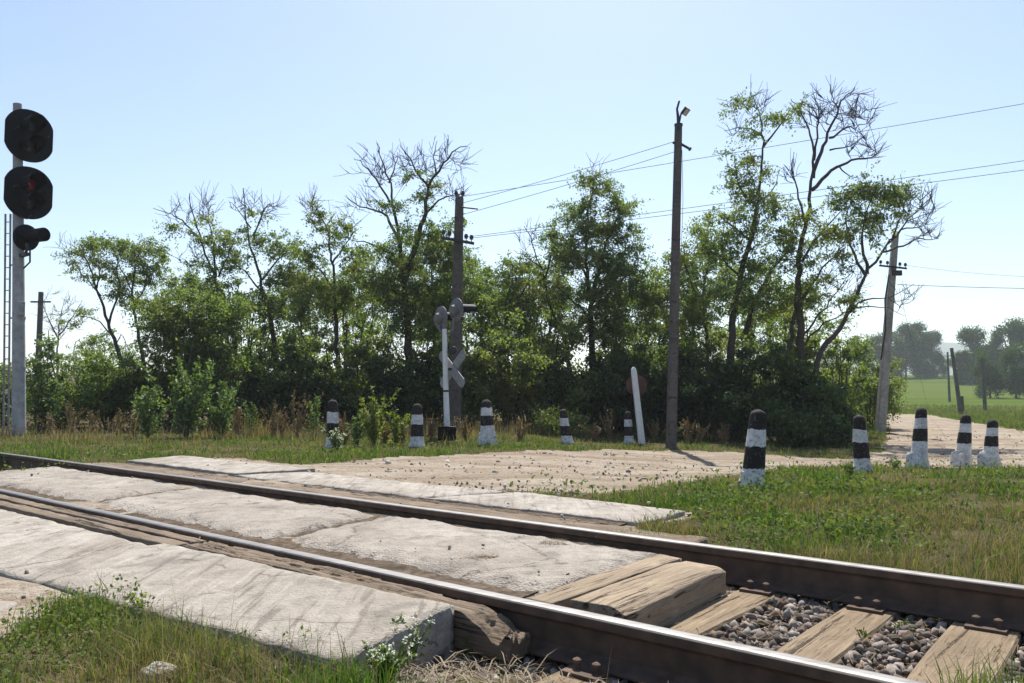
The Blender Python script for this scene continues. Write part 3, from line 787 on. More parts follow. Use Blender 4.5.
def grass_all():
    # --- turf around the crossing
    X, Y, r = polar(620000, 1.5, 24)
    n2 = 60000
    a_, b_ = xy(rng.uniform(-4.4, 1.5, n2), rng.uniform(-.2, 2.4, n2)); a_[::4], b_[::4] = xy(rng.uniform(-3.0, -1.8, len(a_[::4])), rng.uniform(1.2, 1.8, len(a_[::4])))
    n3 = 170000
    c_, d_ = xy(rng.uniform(-3.3, 3.2, n3), rng.uniform(4.3, 9.5, n3))
    X = np.concatenate([X, a_, c_]); Y = np.concatenate([Y, b_, d_]); r = np.hypot(X, Y)
    k0 = (np.abs(X) < Y * .74 + .3) & (Y > 1.3); X, Y, r = X[k0], Y[k0], r[k0]
    road, ball = masks(X, Y)
    s, t = st(X, Y)
    dens = fbm(X * 1.6, Y * 1.6, 51); fine = fbm(X * 7, Y * 7, 61)
    bald = np.where((t > 4.3) & (Y < 12) & (s > -3.2), np.clip((fbm(X * 2.2, Y * 2.2, 141) - .30) * 4.5, .1, 1), 1)
    keep = ~road & ~ball & (rng.random(len(X)) < bald) & (rng.random(len(X)) < np.clip(r / 4.5, .2, 1)) & (rng.random(len(X)) < np.clip((dens - .22) * 2.8, .12, 1) * np.clip((fine - .15) * 2.4, .15, 1))
    left_track = (s < -10.7) & (t > 2.3) & (t < 4.6)
    keep &= ~(left_track & (rng.random(len(X)) < .4))
    X, Y, r, s, t, dens = (q[keep] for q in (X, Y, r, s, t, dens))
    right = (t > 4.3) & (s > -3.2) & (Y < 12)
    front = (t < 2.4)
    verge = ~right & ~front
    h = rng.gamma(4, .25, len(X)) * (.028 + .05 * dens)
    h = np.where(verge, h * .95, h); h = np.where(right, h * .95, h)
    h = np.where(front, h * (.75 + .6 * sm(.9, 1.5, t)), h)
    h = np.where(right & (s > -1.9) & (t < 5.6), h * (1.3 + 1.2 * sm(-1.9, .5, s)), h)
    w = rng.uniform(.003, .0065, len(X)) * np.clip(r / 4.5, .7, 3.2)
    for nm, mk, lab in (('meadow_grass', right, 'green weedy grass growing beyond the farther rail at right'),
                        ('foreground_grass', front, 'low green grass patch in the foreground beside the slab'),
                        ('verge_grass', verge, 'grass strip between the road and the trees')):
        dp = sm(.42, .68, fbm(X * .9, Y * .9, 71))
        m = rng.random(len(X)) < np.where(verge, .94, .94) - np.where(verge, .38, .62) * dp
        k1 = mk & m
        V, Q, Tq = blades(X[k1], Y[k1], h[k1], w[k1], .8)
        tag(link(nm, V, Q, Tq, M['grass']), lab, 'grass', kind='stuff')
    # dry blades mixed in
    k2 = ~m
    V, Q, Tq = blades(X[k2], Y[k2], h[k2] * np.where(verge[k2], 1.3, 1.2), w[k2] * .8, 1.1)
    tag(link('dry_grass', V, Q, Tq, M['dry']), 'withered straw coloured stems mixed through the green grass', 'dry grass', kind='stuff')
    # broad-leaved low weeds
    X, Y, r = polar(150000, 1.5, 15)
    n2 = 52000
    a_, b_ = xy(rng.uniform(-4.4, 1.0, n2), rng.uniform(-.2, 2.3, n2))
    n3 = 60000
    c_, d_ = xy(rng.uniform(-3.2, 3.2, n3), rng.uniform(4.35, 8, n3))
    X = np.concatenate([X, a_, c_]); Y = np.concatenate([Y, b_, d_]); r = np.hypot(X, Y)
    k0 = (np.abs(X) < Y * .74 + .3) & (Y > 1.3); X, Y, r = X[k0], Y[k0], r[k0]
    road, ball = masks(X, Y); s, t = st(X, Y)
    cl = fbm(X * 2.6, Y * 2.6, 91) + .06 * (t < 2.4)
    keep = ~road & ~ball & (cl > .44) & (rng.random(len(X)) < np.clip(r / 5, .35, 1)) & (rng.random(len(X)) < np.where(t < 2.4, 1, .55) * (1.1 - sm(.42, .68, fbm(X * .9, Y * .9, 71)))) & ~((t > 5.5) & (s < -3.5) & (Y > 16))
    X, Y, r, t, cl = X[keep], Y[keep], r[keep], t[keep], cl[keep]
    z = H(X, Y) + rng.random(len(X)) ** 1.4 * np.clip((cl - .45) * 1.2, .02, .16) * np.where(t < 2.4, .7, 1.2)
    L = rng.uniform(.011, .032, len(X)) * np.clip(r / 4.5, .55, 1.8)
    V, Q = leaves(np.stack([X, Y, z], -1), L, L * .6, .9)
    tag(link('low_weeds', V, Q, None, M['weed_leaf']), 'low broad leaved weeds and clover in the turf', 'weeds', kind='stuff')
    # tall dry verge on the left, in front of the trees
    X, Y, r = polar(34000, 13, 23, -37, 16)
    road, ball = masks(X, Y); s, t = st(X, Y)
    cl = fbm(X * .8, Y * .8, 33)
    y0 = 14.3 + 5.2 * sm(-1.2, .8, X); back = sm(y0, y0 + 1.6, Y + 1.4 * (fbm(X * .5, Y * .5, 5) - .5))
    keep = ~road & (rng.random(len(X)) < back * np.clip((cl - .42) * 2.6, .03, 1)) & (t > 6)
    X, Y, r, cl = X[keep], Y[keep], r[keep], cl[keep]
    h = rng.gamma(5, .2, len(X)) * (.08 + .30 * np.clip((cl - .3) * 1.6, 0, 1))
    V, Q, Tq = blades(X, Y, h, rng.uniform(.008, .02, len(X)), .8)
    tag(link('dry_verge_weeds', V, Q, Tq, M['dry']), 'tall brown withered weeds along the foot of the trees', 'dry weeds', kind='stuff')
    # dead seed heads
    k1 = rng.random(len(X)) < .22
    pos = np.stack([X[k1], Y[k1], H(X[k1], Y[k1]) + h[k1] * .95], -1)
    pos = np.repeat(pos, 5, 0) + rng.normal(size=(5 * len(pos), 3)) * np.array([.04, .04, .06])
    V, Q = leaves(pos, rng.uniform(.02, .045, len(pos)), .018, .2)
    tag(link('seed_heads', V, Q, None, M['brown_weed']), 'brown seed heads on the withered verge weeds', 'dry weeds', kind='stuff')
    # field grass
    X, Y, r = polar(70000, 24, 95, 14, 38)
    road, ball = masks(X, Y)
    keep = ~road & (Y > 22) & (rng.random(len(X)) < .3 + .7 * fbm(X * .4, Y * .4, 3))
    X, Y, r = X[keep], Y[keep], r[keep]
    V, Q, Tq = blades(X, Y, rng.uniform(.06, .22, len(X)) * np.clip(r / 40, 1, 1.6), rng.uniform(.012, .03, len(X)) * np.clip(r / 30, .8, 3), .8)
    tag(link('field_grass', V, Q, Tq, M['field']), 'bright green grass of the field on the right', 'grass', kind='stuff')
grass_all()

# ------------------------------------------------------------------ bollards
def bollard(px, py, pytop, dx, label, foot='round', wf=1.0, Hm=.8):
    b = T(px, py)
    h = (py - pytop) / F * b[1]
    top = b + np.array([dx / F * b[1], .0, h])
    r = root('striped_bollard', b, label, 'bollard', 'striped bollards')
    rt, rb = .088 * wf, (.118 if foot == 'round' else .128) * wf
    prof = [(rb * 1.02, -.06), (rb, .25 * h), (rb * .5 + rt * .5, .6 * h), (rt * 1.02, .86 * h), (rt * .98, .925 * h), (rt * .8, .965 * h), (rt * .45, .99 * h), (.004, h)]
    path = [b + (top - b) * (hh / h) for rr, hh in prof]
    k = 14
    V = sweep(np.array(path), np.array([p[0] for p in prof]), k, np.array([1.0, 0, 0]))
    V = V + rng.normal(size=V.shape) * .0028
    n = len(prof)
    Q = [(i * k + j, i * k + (j + 1) % k, (i + 1) * k + (j + 1) % k, (i + 1) * k + j) for i in range(n - 1) for j in range(k)]
    link('shaft', V, np.array(Q), None, M['bollard_' + foot], r, smooth=True)
    m = MB()
    if foot == 'round':
        m.lathe([(.15 * wf, -.08), (.155 * wf, .02), (.14 * wf, .06), (.125 * wf, .11), (.112 * wf, .16)], b, Z3, 11)
    else:
        a = rng.uniform(.3, .7)
        ax = np.array([math.cos(a), math.sin(a), 0]); ay = np.array([-math.sin(a), math.cos(a), 0])
        sq = [(-1, -1), (-.2, -1.1), (1, -1), (1.08, .1), (1, 1), (0, 1.05), (-1, 1), (-1.06, 0)]
        w0 = .118 * wf; b = b + np.array([-.018, .01, 0])
        V = []; lv = [(1.25, -.08), (1.2, .02), (1.08, .15), (1.0, .2), (.82, .235)]
        for f, z in lv: V += [b + f * w0 * (p[0] * ax + p[1] * ay) + np.array([0, 0, z]) for p in sq]
        V = np.array(V) + rng.normal(size=(len(V), 3)) * .011
        nn = len(sq)
        m.add(V, [(i * nn + j, i * nn + (j + 1) % nn, (i + 1) * nn + (j + 1) % nn, (i + 1) * nn + j) for i in range(len(lv) - 1) for j in range(nn)] + [tuple((len(lv) - 1) * nn + j for j in range(nn))])
    o = m.build('foot', M['foot'], r, bevel=.005)
    return r
bollard(333, 449, 400, -1, 'leftmost striped bollard, half hidden in white flowers by the tall verge weeds')
bollard(417, 447, 404, 0, 'striped bollard just left of the crossing signal, by the yellowish weeds', 'round', 1.02)
bollard(488, 445.5, 400, -2, 'striped bollard on a square block foot right of the crossing signal', 'block', 1.1)
bollard(567, 443.5, 409.5, -4, 'small leaning striped bollard in front of the yellow green bush', 'round', .95)
bollard(629, 443.5, 411.5, -1, 'small striped bollard beside the leaning white post', 'round', .92)
bollard(752, 487, 410.5, 8, 'largest and nearest striped bollard, leaning right at the edge of the road', 'round', .93)
bollard(862.5, 472.5, 415.5, -2, 'upright striped bollard in front of the leaning concrete utility pole', 'round', .92)
bollard(918.5, 467.5, 408, 5, 'tallest of the three block footed striped bollards beside the dirt track', 'block', .98)
bollard(962.5, 465.5, 415, 5.5, 'leaning block footed striped bollard, second from the right edge', 'block', .92)
bollard(990.5, 466, 420, 4, 'rightmost striped bollard on a block foot by the dirt track', 'block', .9)

# ------------------------------------------------------------------ signal mast at left
def seg(a, b, n): return [a + (b - a) * i / n for i in range(n + 1)]

def signal_mast():
    b = T(19.5, 437); Yd = b[1]; m_ = Yd / F
    r = root('railway_signal', b, 'tall concrete signal mast with two black oval signal heads by the left edge', 'railway signal')
    top = P(17.5, 104, Yd)
    m = MB(); m.tube([b - Z3 * .3, b + (top - b) * .5, top], [.145, .12, .092], 18); m.build('mast', M['mast'], r, smooth=True)
    for yy in (368, 318):
        m = MB(); c = P(19.2, yy, Yd); m.cyl(c - Z3 * .03, c + Z3 * .03, .150 - (437 - yy) * .00015); m.build('band', M['mast'], r, smooth=True)
    d = U3                                   # the heads look along the track
    side = N3
    def head(px, py, name, W, Hh, lens):
        c = P(px, py, Yd) + d * .0
        pts = [(float(np.clip(W * 1.07 * np.sign(math.cos(a)) * abs(math.cos(a)) ** .9, -W, W)), Hh * np.sign(math.sin(a)) * abs(math.sin(a)) ** .93) for a in np.arange(64) / 64 * 2 * np.pi]
        q = MB(); q.prism(pts, c, side, Z3, d * .03)
        hd = q.build(name, M['black'], r, bevel=.008)
        q = MB(); q.box(c - d * .14, side * .2, Z3 * Hh * .62, d * .13); q.build('lamp_case', M['black'], hd, bevel=.03)
        for dz, mt in lens:
            lc = c + Z3 * dz + d * .035
            q = MB(); q.lathe([(.135, 0), (.13, .015), (.08, .045), (.01, .06)], lc, d, 20); q.build('lens', mt, hd, smooth=True)
            q = MB()                         # hood: open-bottomed tube, thick walled
            k = 20; V = []; a = np.linspace(math.radians(-50), math.radians(230), k + 1)
            for rr, ll in ((.19, 0), (.185, .5), (.168, .5), (.17, 0)):
                for an in a: V.append(lc + side * rr * math.cos(an) + Z3 * rr * math.sin(an) + d * (ll * (1 - .25 * (math.sin(an) < -.2))) - d * .0)
            nn = k + 1
            q.add(V, [(i * nn + j, i * nn + j + 1, ((i + 1) % 4) * nn + j + 1, ((i + 1) % 4) * nn + j) for i in range(4) for j in range(k)] + [(0, nn, 2 * nn, 3 * nn), (k, 3 * nn + k, 2 * nn + k, nn + k)])
            q.build('hood', M['black'], hd, smooth=True)
        for an in (2.9, .1, -1.2):
            q = MB(); p0 = c + side * W * .6 * math.cos(an) + Z3 * Hh * .5 * math.sin(an) + d * .05
            q.tube([p0 - d * .04, p0 + d * .1 + side * .06 * math.cos(an), p0 + d * .22], .012, 6); q.build('hook', M['dark_steel'], hd)
        q = MB(); q.cyl(c - d * .2, P(px - 9, py, Yd + .2), .04); q.build('mount', M['dark_steel'], r)
        return hd
    off = .38
    head(29, 136, 'signal_head', .5, .605, [(.22, M['lens']), (-.24, M['lens'])])
    h2 = head(28.5, 193, 'signal_head', .5, .6, [(.2, M['red_lens']), (-.24, M['lens'])])
    c = P(27, 237.5, Yd); d0 = d; d = np.array([.93, -.37, 0.0])
    q = MB(); q.lathe([(.24, -.12), (.29, -.08), (.30, 0), (.285, .03), (.2, .05)], c, d, 24); lo = q.build('small_signal_head', M['black'], r, smooth=True)
    q = MB(); q.lathe([(.15, .05), (.155, .55), (.135, .55), (.13, .06)], c + Z3 * .02, d + Z3 * .02, 20); q.build('hood', M['black'], lo, smooth=True)
    q = MB(); q.lathe([(.13, .05), (.1, .08), (.01, .1)], c, d, 18); q.build('lens', M['lens'], lo, smooth=True)
    d = d0
    q = MB()
    a0 = P(20, 256, Yd); q.box(a0 + d * .15, d * .28, N3 * .05, Z3 * .035)
    q.tube([a0 + d * .3, a0 + d * .42 + Z3 * .12, a0 + d * .36 + Z3 * .25], .03, 8)
    q.tube([P(24, 268, Yd), P(30, 262, Yd - .1), P(30, 248, Yd - .2)], .02, 6)
    q.build('bracket', M['dark_steel'], r)
    q = MB(); cc = P(21, 309, Yd - .2); q.box(cc, U3 * .07, N3 * .06, Z3 * .16); q.build('junction_box', M['grey_steel'], r, bevel=.01)
    q = MB(); q.tube([P(20.5, 217, Yd - .22), P(27, 219, Yd - .25), P(31, 215, Yd - .25)], .014, 6); q.build('cable', M['dark_steel'], r)
    # ladder behind the mast
    q = MB()
    for x0, x1 in ((8.5, 10.5), (3.5, 5.5)):
        q.cyl(P(x0, 436, Yd + .15), P(x1, 214, Yd + .15), .022, .022, 8)
    for i in range(19):
        yy = 222 + i * 11.4
        q.cyl(P(10.4 - (yy - 214) * .009, yy, Yd + .15), P(5.4 - (yy - 214) * .009, yy, Yd + .15), .012, .012, 6)
    for yy in (265, 318): q.cyl(P(9.8, yy, Yd + .15), P(18, yy, Yd), .02, .02, 6)
    q.build('ladder', M['grey_steel'], r)
signal_mast()

# ------------------------------------------------------------------ poles, wires
def insulator(m, p, h=.12, r=.035):
    m.lathe([(.01, 0), (.012, h * .3), (r, h * .35), (r * .8, h * .55), (r * 1.1, h * .6), (r * .7, h * .95), (.004, h)], p, Z3, 10)

def pole_behind_signal():
    b = T(454, 441.5) ; b = P(454, 441, 19.0); b[2] = float(H(b[0], b[1]))
    Yd = b[1]
    r = root('utility_pole', b, 'dark concrete utility pole behind the crossing signal, with one short cross arm', 'utility pole')
    top = P(459.5, 197, Yd)
    m = MB(); m.tube([b - Z3 * .3, (b + top) / 2, top], [.20, .165, .125], 4, True, np.array([.8, .6, 0])); m.build('post', M['pole_grey'], r, bevel=.02)
    c = P(457.5, 240.5, Yd - .15); ax = (P(474, 244, Yd) - P(441, 238, Yd)); 
    m = MB(); m.box(c, ax * .5, np.array([0, .035, 0]), Z3 * .03); arm = m.build('cross_arm', M['dark_steel'], r)
    for f in (-.42, -.24, .26, .42):
        m = MB(); insulator(m, c + ax * f + Z3 * .03, .17, .05); m.build('insulator', M['porcelain'], r, smooth=True)
    for f in (-.08, .08):
        m = MB(); insulator(m, top + np.array([f, 0, -.02]), .17, .05); m.build('insulator', M['porcelain'], r, smooth=True)
    m = MB(); m.cyl(P(460, 207, Yd - .1), P(478, 209, Yd - .1), .02); m.build('hook', M['dark_steel'], r)
    return top, c, ax, Yd
ptop, parm, pax, pY = pole_behind_signal()

def lamp_pole():
    b = T(671, 448.5); Yd = b[1]
    r = root('lamp_pole', b, 'tall brown wooden pole carrying a small floodlight at the road edge', 'lamp pole')
    top = P(678.5, 124, Yd)
    m = MB(); m.tube([b - Z3 * .2] + seg(b, top, 6), [.125, .122, .117, .112, .106, .1, .094, .086], 14); m.build('post', M['polewood'], r, smooth=True)
    m = MB(); m.cyl(top - Z3 * .05, top + Z3 * .0, .095); m.build('cap', M['dark_steel'], r)
    m = MB(); m.tube([P(678.5, 130, Yd - .1), P(678, 116, Yd - .08), P(677, 109, Yd), P(679.3, 101, Yd)], [.035, .035, .025, .022], 8)
    m.tube([P(679, 124, Yd - .08), P(681, 114, Yd - .1), P(686, 107, Yd - .12)], .02, 8)
    m.build('bracket', M['dark_steel'], r)
    c = P(685.5, 111.5, Yd - .15)
    d = np.array([.55, -.45, -.7]); d /= np.linalg.norm(d)
    sx = np.cross(d, Z3); sx /= np.linalg.norm(sx); sy = np.cross(sx, d)
    m = MB(); m.box(c, sx * .10, sy * .085, d * .03); fl = m.build('floodlight', M['dark_steel'], r, bevel=.008)
    m = MB(); m.box(c + d * .031, sx * .082, sy * .068, d * .003); m.build('glass', M['lampglass'], fl)
    m = MB(); e = P(689, 148.5, Yd - .1); a = P(681, 144, Yd); m.cyl(a, e, .03)
    ax = (e - a) / np.linalg.norm(e - a)
    m.lathe([(.03, 0), (.045, .02), (.05, .03), (.03, .05)], e, ax, 12)
    m.build('insulator', M['porcelain'], r)
    m = MB(); m.cyl(P(676, 142, Yd - .05), P(673, 143, Yd), .03); m.build('insulator', M['porcelain'], r)
    m = MB(); m.tube([P(682, 150, Yd - .1), P(683, 200, Yd - .1), P(681, 260, Yd - .11)], .006, 5); m.build('cable', M['wire'], r)
    return Yd
lY = lamp_pole()

def right_pole():
    b = T(879, 433); Yd = b[1]
    r = root('utility_pole', b, 'leaning pale concrete utility pole at the right edge of the trees', 'utility pole')
    top = P(895.5, 234, Yd)
    m = MB(); m.tube([b - Z3 * .3, (b + top) / 2, top], [.19, .15, .115], 4, True, np.array([.75, .66, 0])); m.build('post', M['pole_concrete'], r, bevel=.02)
    c = P(893, 267, Yd - .14); ax = P(907, 268.5, Yd) - P(880, 265.5, Yd)
    m = MB(); m.box(c, ax * .5, np.array([0, .03, 0]), Z3 * .025); m.build('cross_arm', M['dark_steel'], r)
    for f in (-.45, -.2, .26, .46):
        m = MB(); insulator(m, c + ax * f + Z3 * .02, .15, .045); m.build('insulator', M['porcelain'], r, smooth=True)
    m = MB(); m.box(P(897, 273, Yd - .1), np.array([.14, 0, 0]), np.array([0, .05, 0]), Z3 * .08); m.build('fuse_box', M['dark_steel'], r, bevel=.01)
    m = MB(); m.tube([P(889, 275, Yd - .16), P(885, 300, Yd - .2), P(885.5, 330, Yd - .2), P(881, 360, Yd - .2)], .025, 6); m.build('cable', M['dark_steel'], r)
    return Yd, c, ax
rY, rc, rax = right_pole()

def wire(name, a, b, sag, label, rad=.0065, grp='overhead wires'):
    a = np.asarray(a, float); b = np.asarray(b, float)
    n = 40; pts = [a + (b - a) * i / n - Z3 * sag * 4 * (i / n) * (1 - i / n) for i in range(n + 1)]
    m = MB(); m.tube(pts, rad, 5)
    return tag(m.build(name, M['wire'], base=a), label, 'wire', grp)
def far(px, py, Y): return P(px, py, Y)
wire('overhead_wire', P(460, 197, pY), far(1290, 57, 16.5), .05, 'highest overhead wire, rising from the dark pole top to the upper right corner')
wire('overhead_wire', P(459, 204, pY), P(673, 142, lY), .03, 'upper wire strung from the dark pole to the floodlight pole')
wire('overhead_wire', P(461, 215, pY), P(674, 152, lY), .03, 'lower wire strung from the dark pole to the floodlight pole')
wire('overhead_wire', parm + pax * .26 + Z3 * .12, far(1290, 121, 16.5), .06, 'upper of two wires from the dark pole cross arm past the bare tree')
wire('overhead_wire', parm + pax * .42 + Z3 * .12, far(1290, 134, 16.5), .06, 'lower of two wires from the dark pole cross arm past the bare tree')
wire('overhead_wire', P(897, 284.5, rY), far(1290, 286, 24), .12, 'level wire leaving the leaning concrete pole to the right', .009)
wire('overhead_wire', rc + rax * .46 + Z3 * .1, far(1300, 256, 23), .5, 'faint slack wire leaving the cross arm of the leaning concrete pole', .005)
wire('guy_wire', P(899, 288, rY), T(930, 418), 0, 'thin guy wire slanting down from the leaning concrete pole', .006, None)

def crossing_signal():
    b = T(447, 440.5); Yd = b[1]
    r = root('crossing_signal', b, 'old level crossing signal seen from behind, white post with crossed boards and two lamps', 'crossing signal')
    d = np.array([.80, .60, 0.0]); sd = np.array([.60, -.80, 0.0])
    m = MB(); m.box(b + Z3 * .12, d * .14, sd * .14, Z3 * .17, .012); m.build('base_block', M['black'], r, bevel=.02)
    top = P(444.5, 329, Yd)
    m = MB(); m.tube([b + Z3 * .28, b * .5 + top * .5, top], [.062, .055, .05], 12); m.build('post', M['white_post'], r, smooth=True)
    m = MB(); m.cyl(P(445.4, 391, Yd) - Z3 * .02, P(445.4, 391, Yd) + Z3 * .02, .07); m.build('clamp', M['dark_steel'], r)
    # crossed boards, seen from their backs
    c = P(450.5, 369, Yd + .05) 
    for sgn in (1, -1):
        ax = sd * -.5 * sgn + Z3 * .37; ax = ax / np.linalg.norm(ax)
        ay = np.cross(ax, d)
        o = [(-.57, -.06), (-.5, -.105), (.5, -.105), (.57, -.06), (.57, .06), (.5, .105), (-.5, .105), (-.57, .06)]
        m = MB(); m.prism(o, c + d * (.02 if sgn > 0 else .045), ax, ay, d * .02); m.build('crossed_board', M['grey_steel'], r, bevel=.004)
    m = MB(); m.cyl(P(445.5, 369, Yd), c + d * .05, .025); m.build('board_bracket', M['dark_steel'], r)
    # bell
    cb = P(453, 350.5, Yd - .05)
    m = MB(); m.lathe([(.02, -.05), (.075, -.04), (.09, 0), (.075, .05), (.03, .07)], cb, np.array([.3, -.95, 0]), 16); m.build('bell', M['dark_steel'], r, smooth=True)
    # lamps and their curved yoke
    for px, py, dy in ((439.5, 318, .12), (455, 310, -.12)):
        cl = P(px, py, Yd + dy)
        m = MB(); m.lathe([(.03, -.11), (.08, -.10), (.11, -.04), (.12, .03), (.10, .035)], cl, d, 18); la = m.build('lamp', M['signal_grey'], r, smooth=True)
        m = MB(); m.lathe([(.235, .0), (.25, .005), (.25, .025), (.235, .03)], cl + d * .02, d, 26); m.build('backplate', M['signal_grey'], la, smooth=True)
        m = MB(); V = []; k = 14; a = np.linspace(math.radians(-10), math.radians(190), k + 1)
        for rr, ll in ((.13, 0), (.145, .42), (.13, .42), (.115, 0)):
            for an in a: V.append(cl + d * (.05 + ll) + sd * rr * math.cos(an) + Z3 * (rr * math.sin(an)))
        nn = k + 1
        m.add(V, [(i * nn + j, i * nn + j + 1, ((i + 1) % 4) * nn + j + 1, ((i + 1) % 4) * nn + j) for i in range(4) for j in range(k)])
        m.build('visor', M['black'], la)
        m = MB(); m.lathe([(.1, .035), (.08, .06), (.01, .07)], cl, d, 16); m.build('lens', M['lens'], la)
    m = MB()
    m.tube([P(439.5, 325, Yd + .1), P(440, 331, Yd + .06), P(443, 335, Yd + .02), P(447, 334, Yd), P(452.5, 330, Yd - .06), P(454, 318, Yd - .1)], .024, 8)
    m.build('yoke', M['signal_grey'], r, smooth=True)
    m = MB(); m.cyl(P(444.5, 329, Yd), P(444.5, 324, Yd), .045, .03); m.build('post_cap', M['signal_grey'], r)
crossing_signal()

def stop_post():
    b = T(642, 444.5); Yd = b[1]
    r = root('sign_post', b, 'leaning white concrete post with a rusty red octagonal sign behind it', 'sign post')
    top = P(633.3, 367, Yd)
    ax = (top - b)
    m = MB(); m.tube([b - ax * .05, b + ax * .93, b + ax * .97, top], [.105, .09, .075, .03], 4, True, np.array([.7, .7, 0])); m.build('post', M['white_post'], r, bevel=.012)
    c = P(636.5, 385.5, Yd + .22)
    pts = [(.265 * math.cos(math.radians(22.5 + 45 * i)), .265 * math.sin(math.radians(22.5 + 45 * i))) for i in range(8)]
    dn = np.array([.12, 1, 0]) / np.linalg.norm([.12, 1, 0])
    m = MB(); m.prism(pts, c, np.array([dn[1], -dn[0], 0]), Z3, dn * .006); m.build('octagonal_plate', M['sign_red'], r)
    for dz in (-.14, .14):
        m = MB(); m.box(c + Z3 * dz - dn * .06, np.array([dn[1], -dn[0], 0]) * .05, dn * .058, Z3 * .02); m.build('sign_bracket', M['dark_steel'], r)
stop_post()

def far_poles():
    def pole(px0, py0, px1, py1, Y, r0, label, arm=False, mat='pole_grey', base=None):
        b = P(px0, py0, Y); top = P(px1, py1, Y)
        b[2] = float(H(b[0], b[1]))
        r = root('utility_pole', b, label, 'utility pole')
        m = MB(); m.tube([b - Z3 * .3, (b + top) / 2, top], [r0, r0 * .85, r0 * .7], 8); m.build('post', M[mat], r, smooth=True)
        if arm:
            m = MB(); m.box(top - Z3 * .5, np.array([.5, 0, 0]), np.array([0, .04, 0]), Z3 * .04); m.build('cross_arm', M['dark_steel'], r)
        return r, b, top, Y
    pole(36, 430, 41, 292, 40, .17, 'dark pole with small cross arm rising behind the bushes at far left', True)
    r, b, top, Y = pole(961, 410, 951.5, 348, 52, .15, 'dark leaning wooden pole standing in the green field', False, 'polewood')
    m = MB(); m.tube([P(962.6, 411, 52), P(961.5, 396, 52)], .13, 6); m.build('stub', M['pole_grey'], r)
    pole(985, 403, 982, 358, 62, .15, 'short pole in the field in front of the round bushes', False, 'polewood')
    pole(949, 384, 947.5, 352, 100, .16, 'thin distant pole in the gap between the far trees', True)
far_poles()

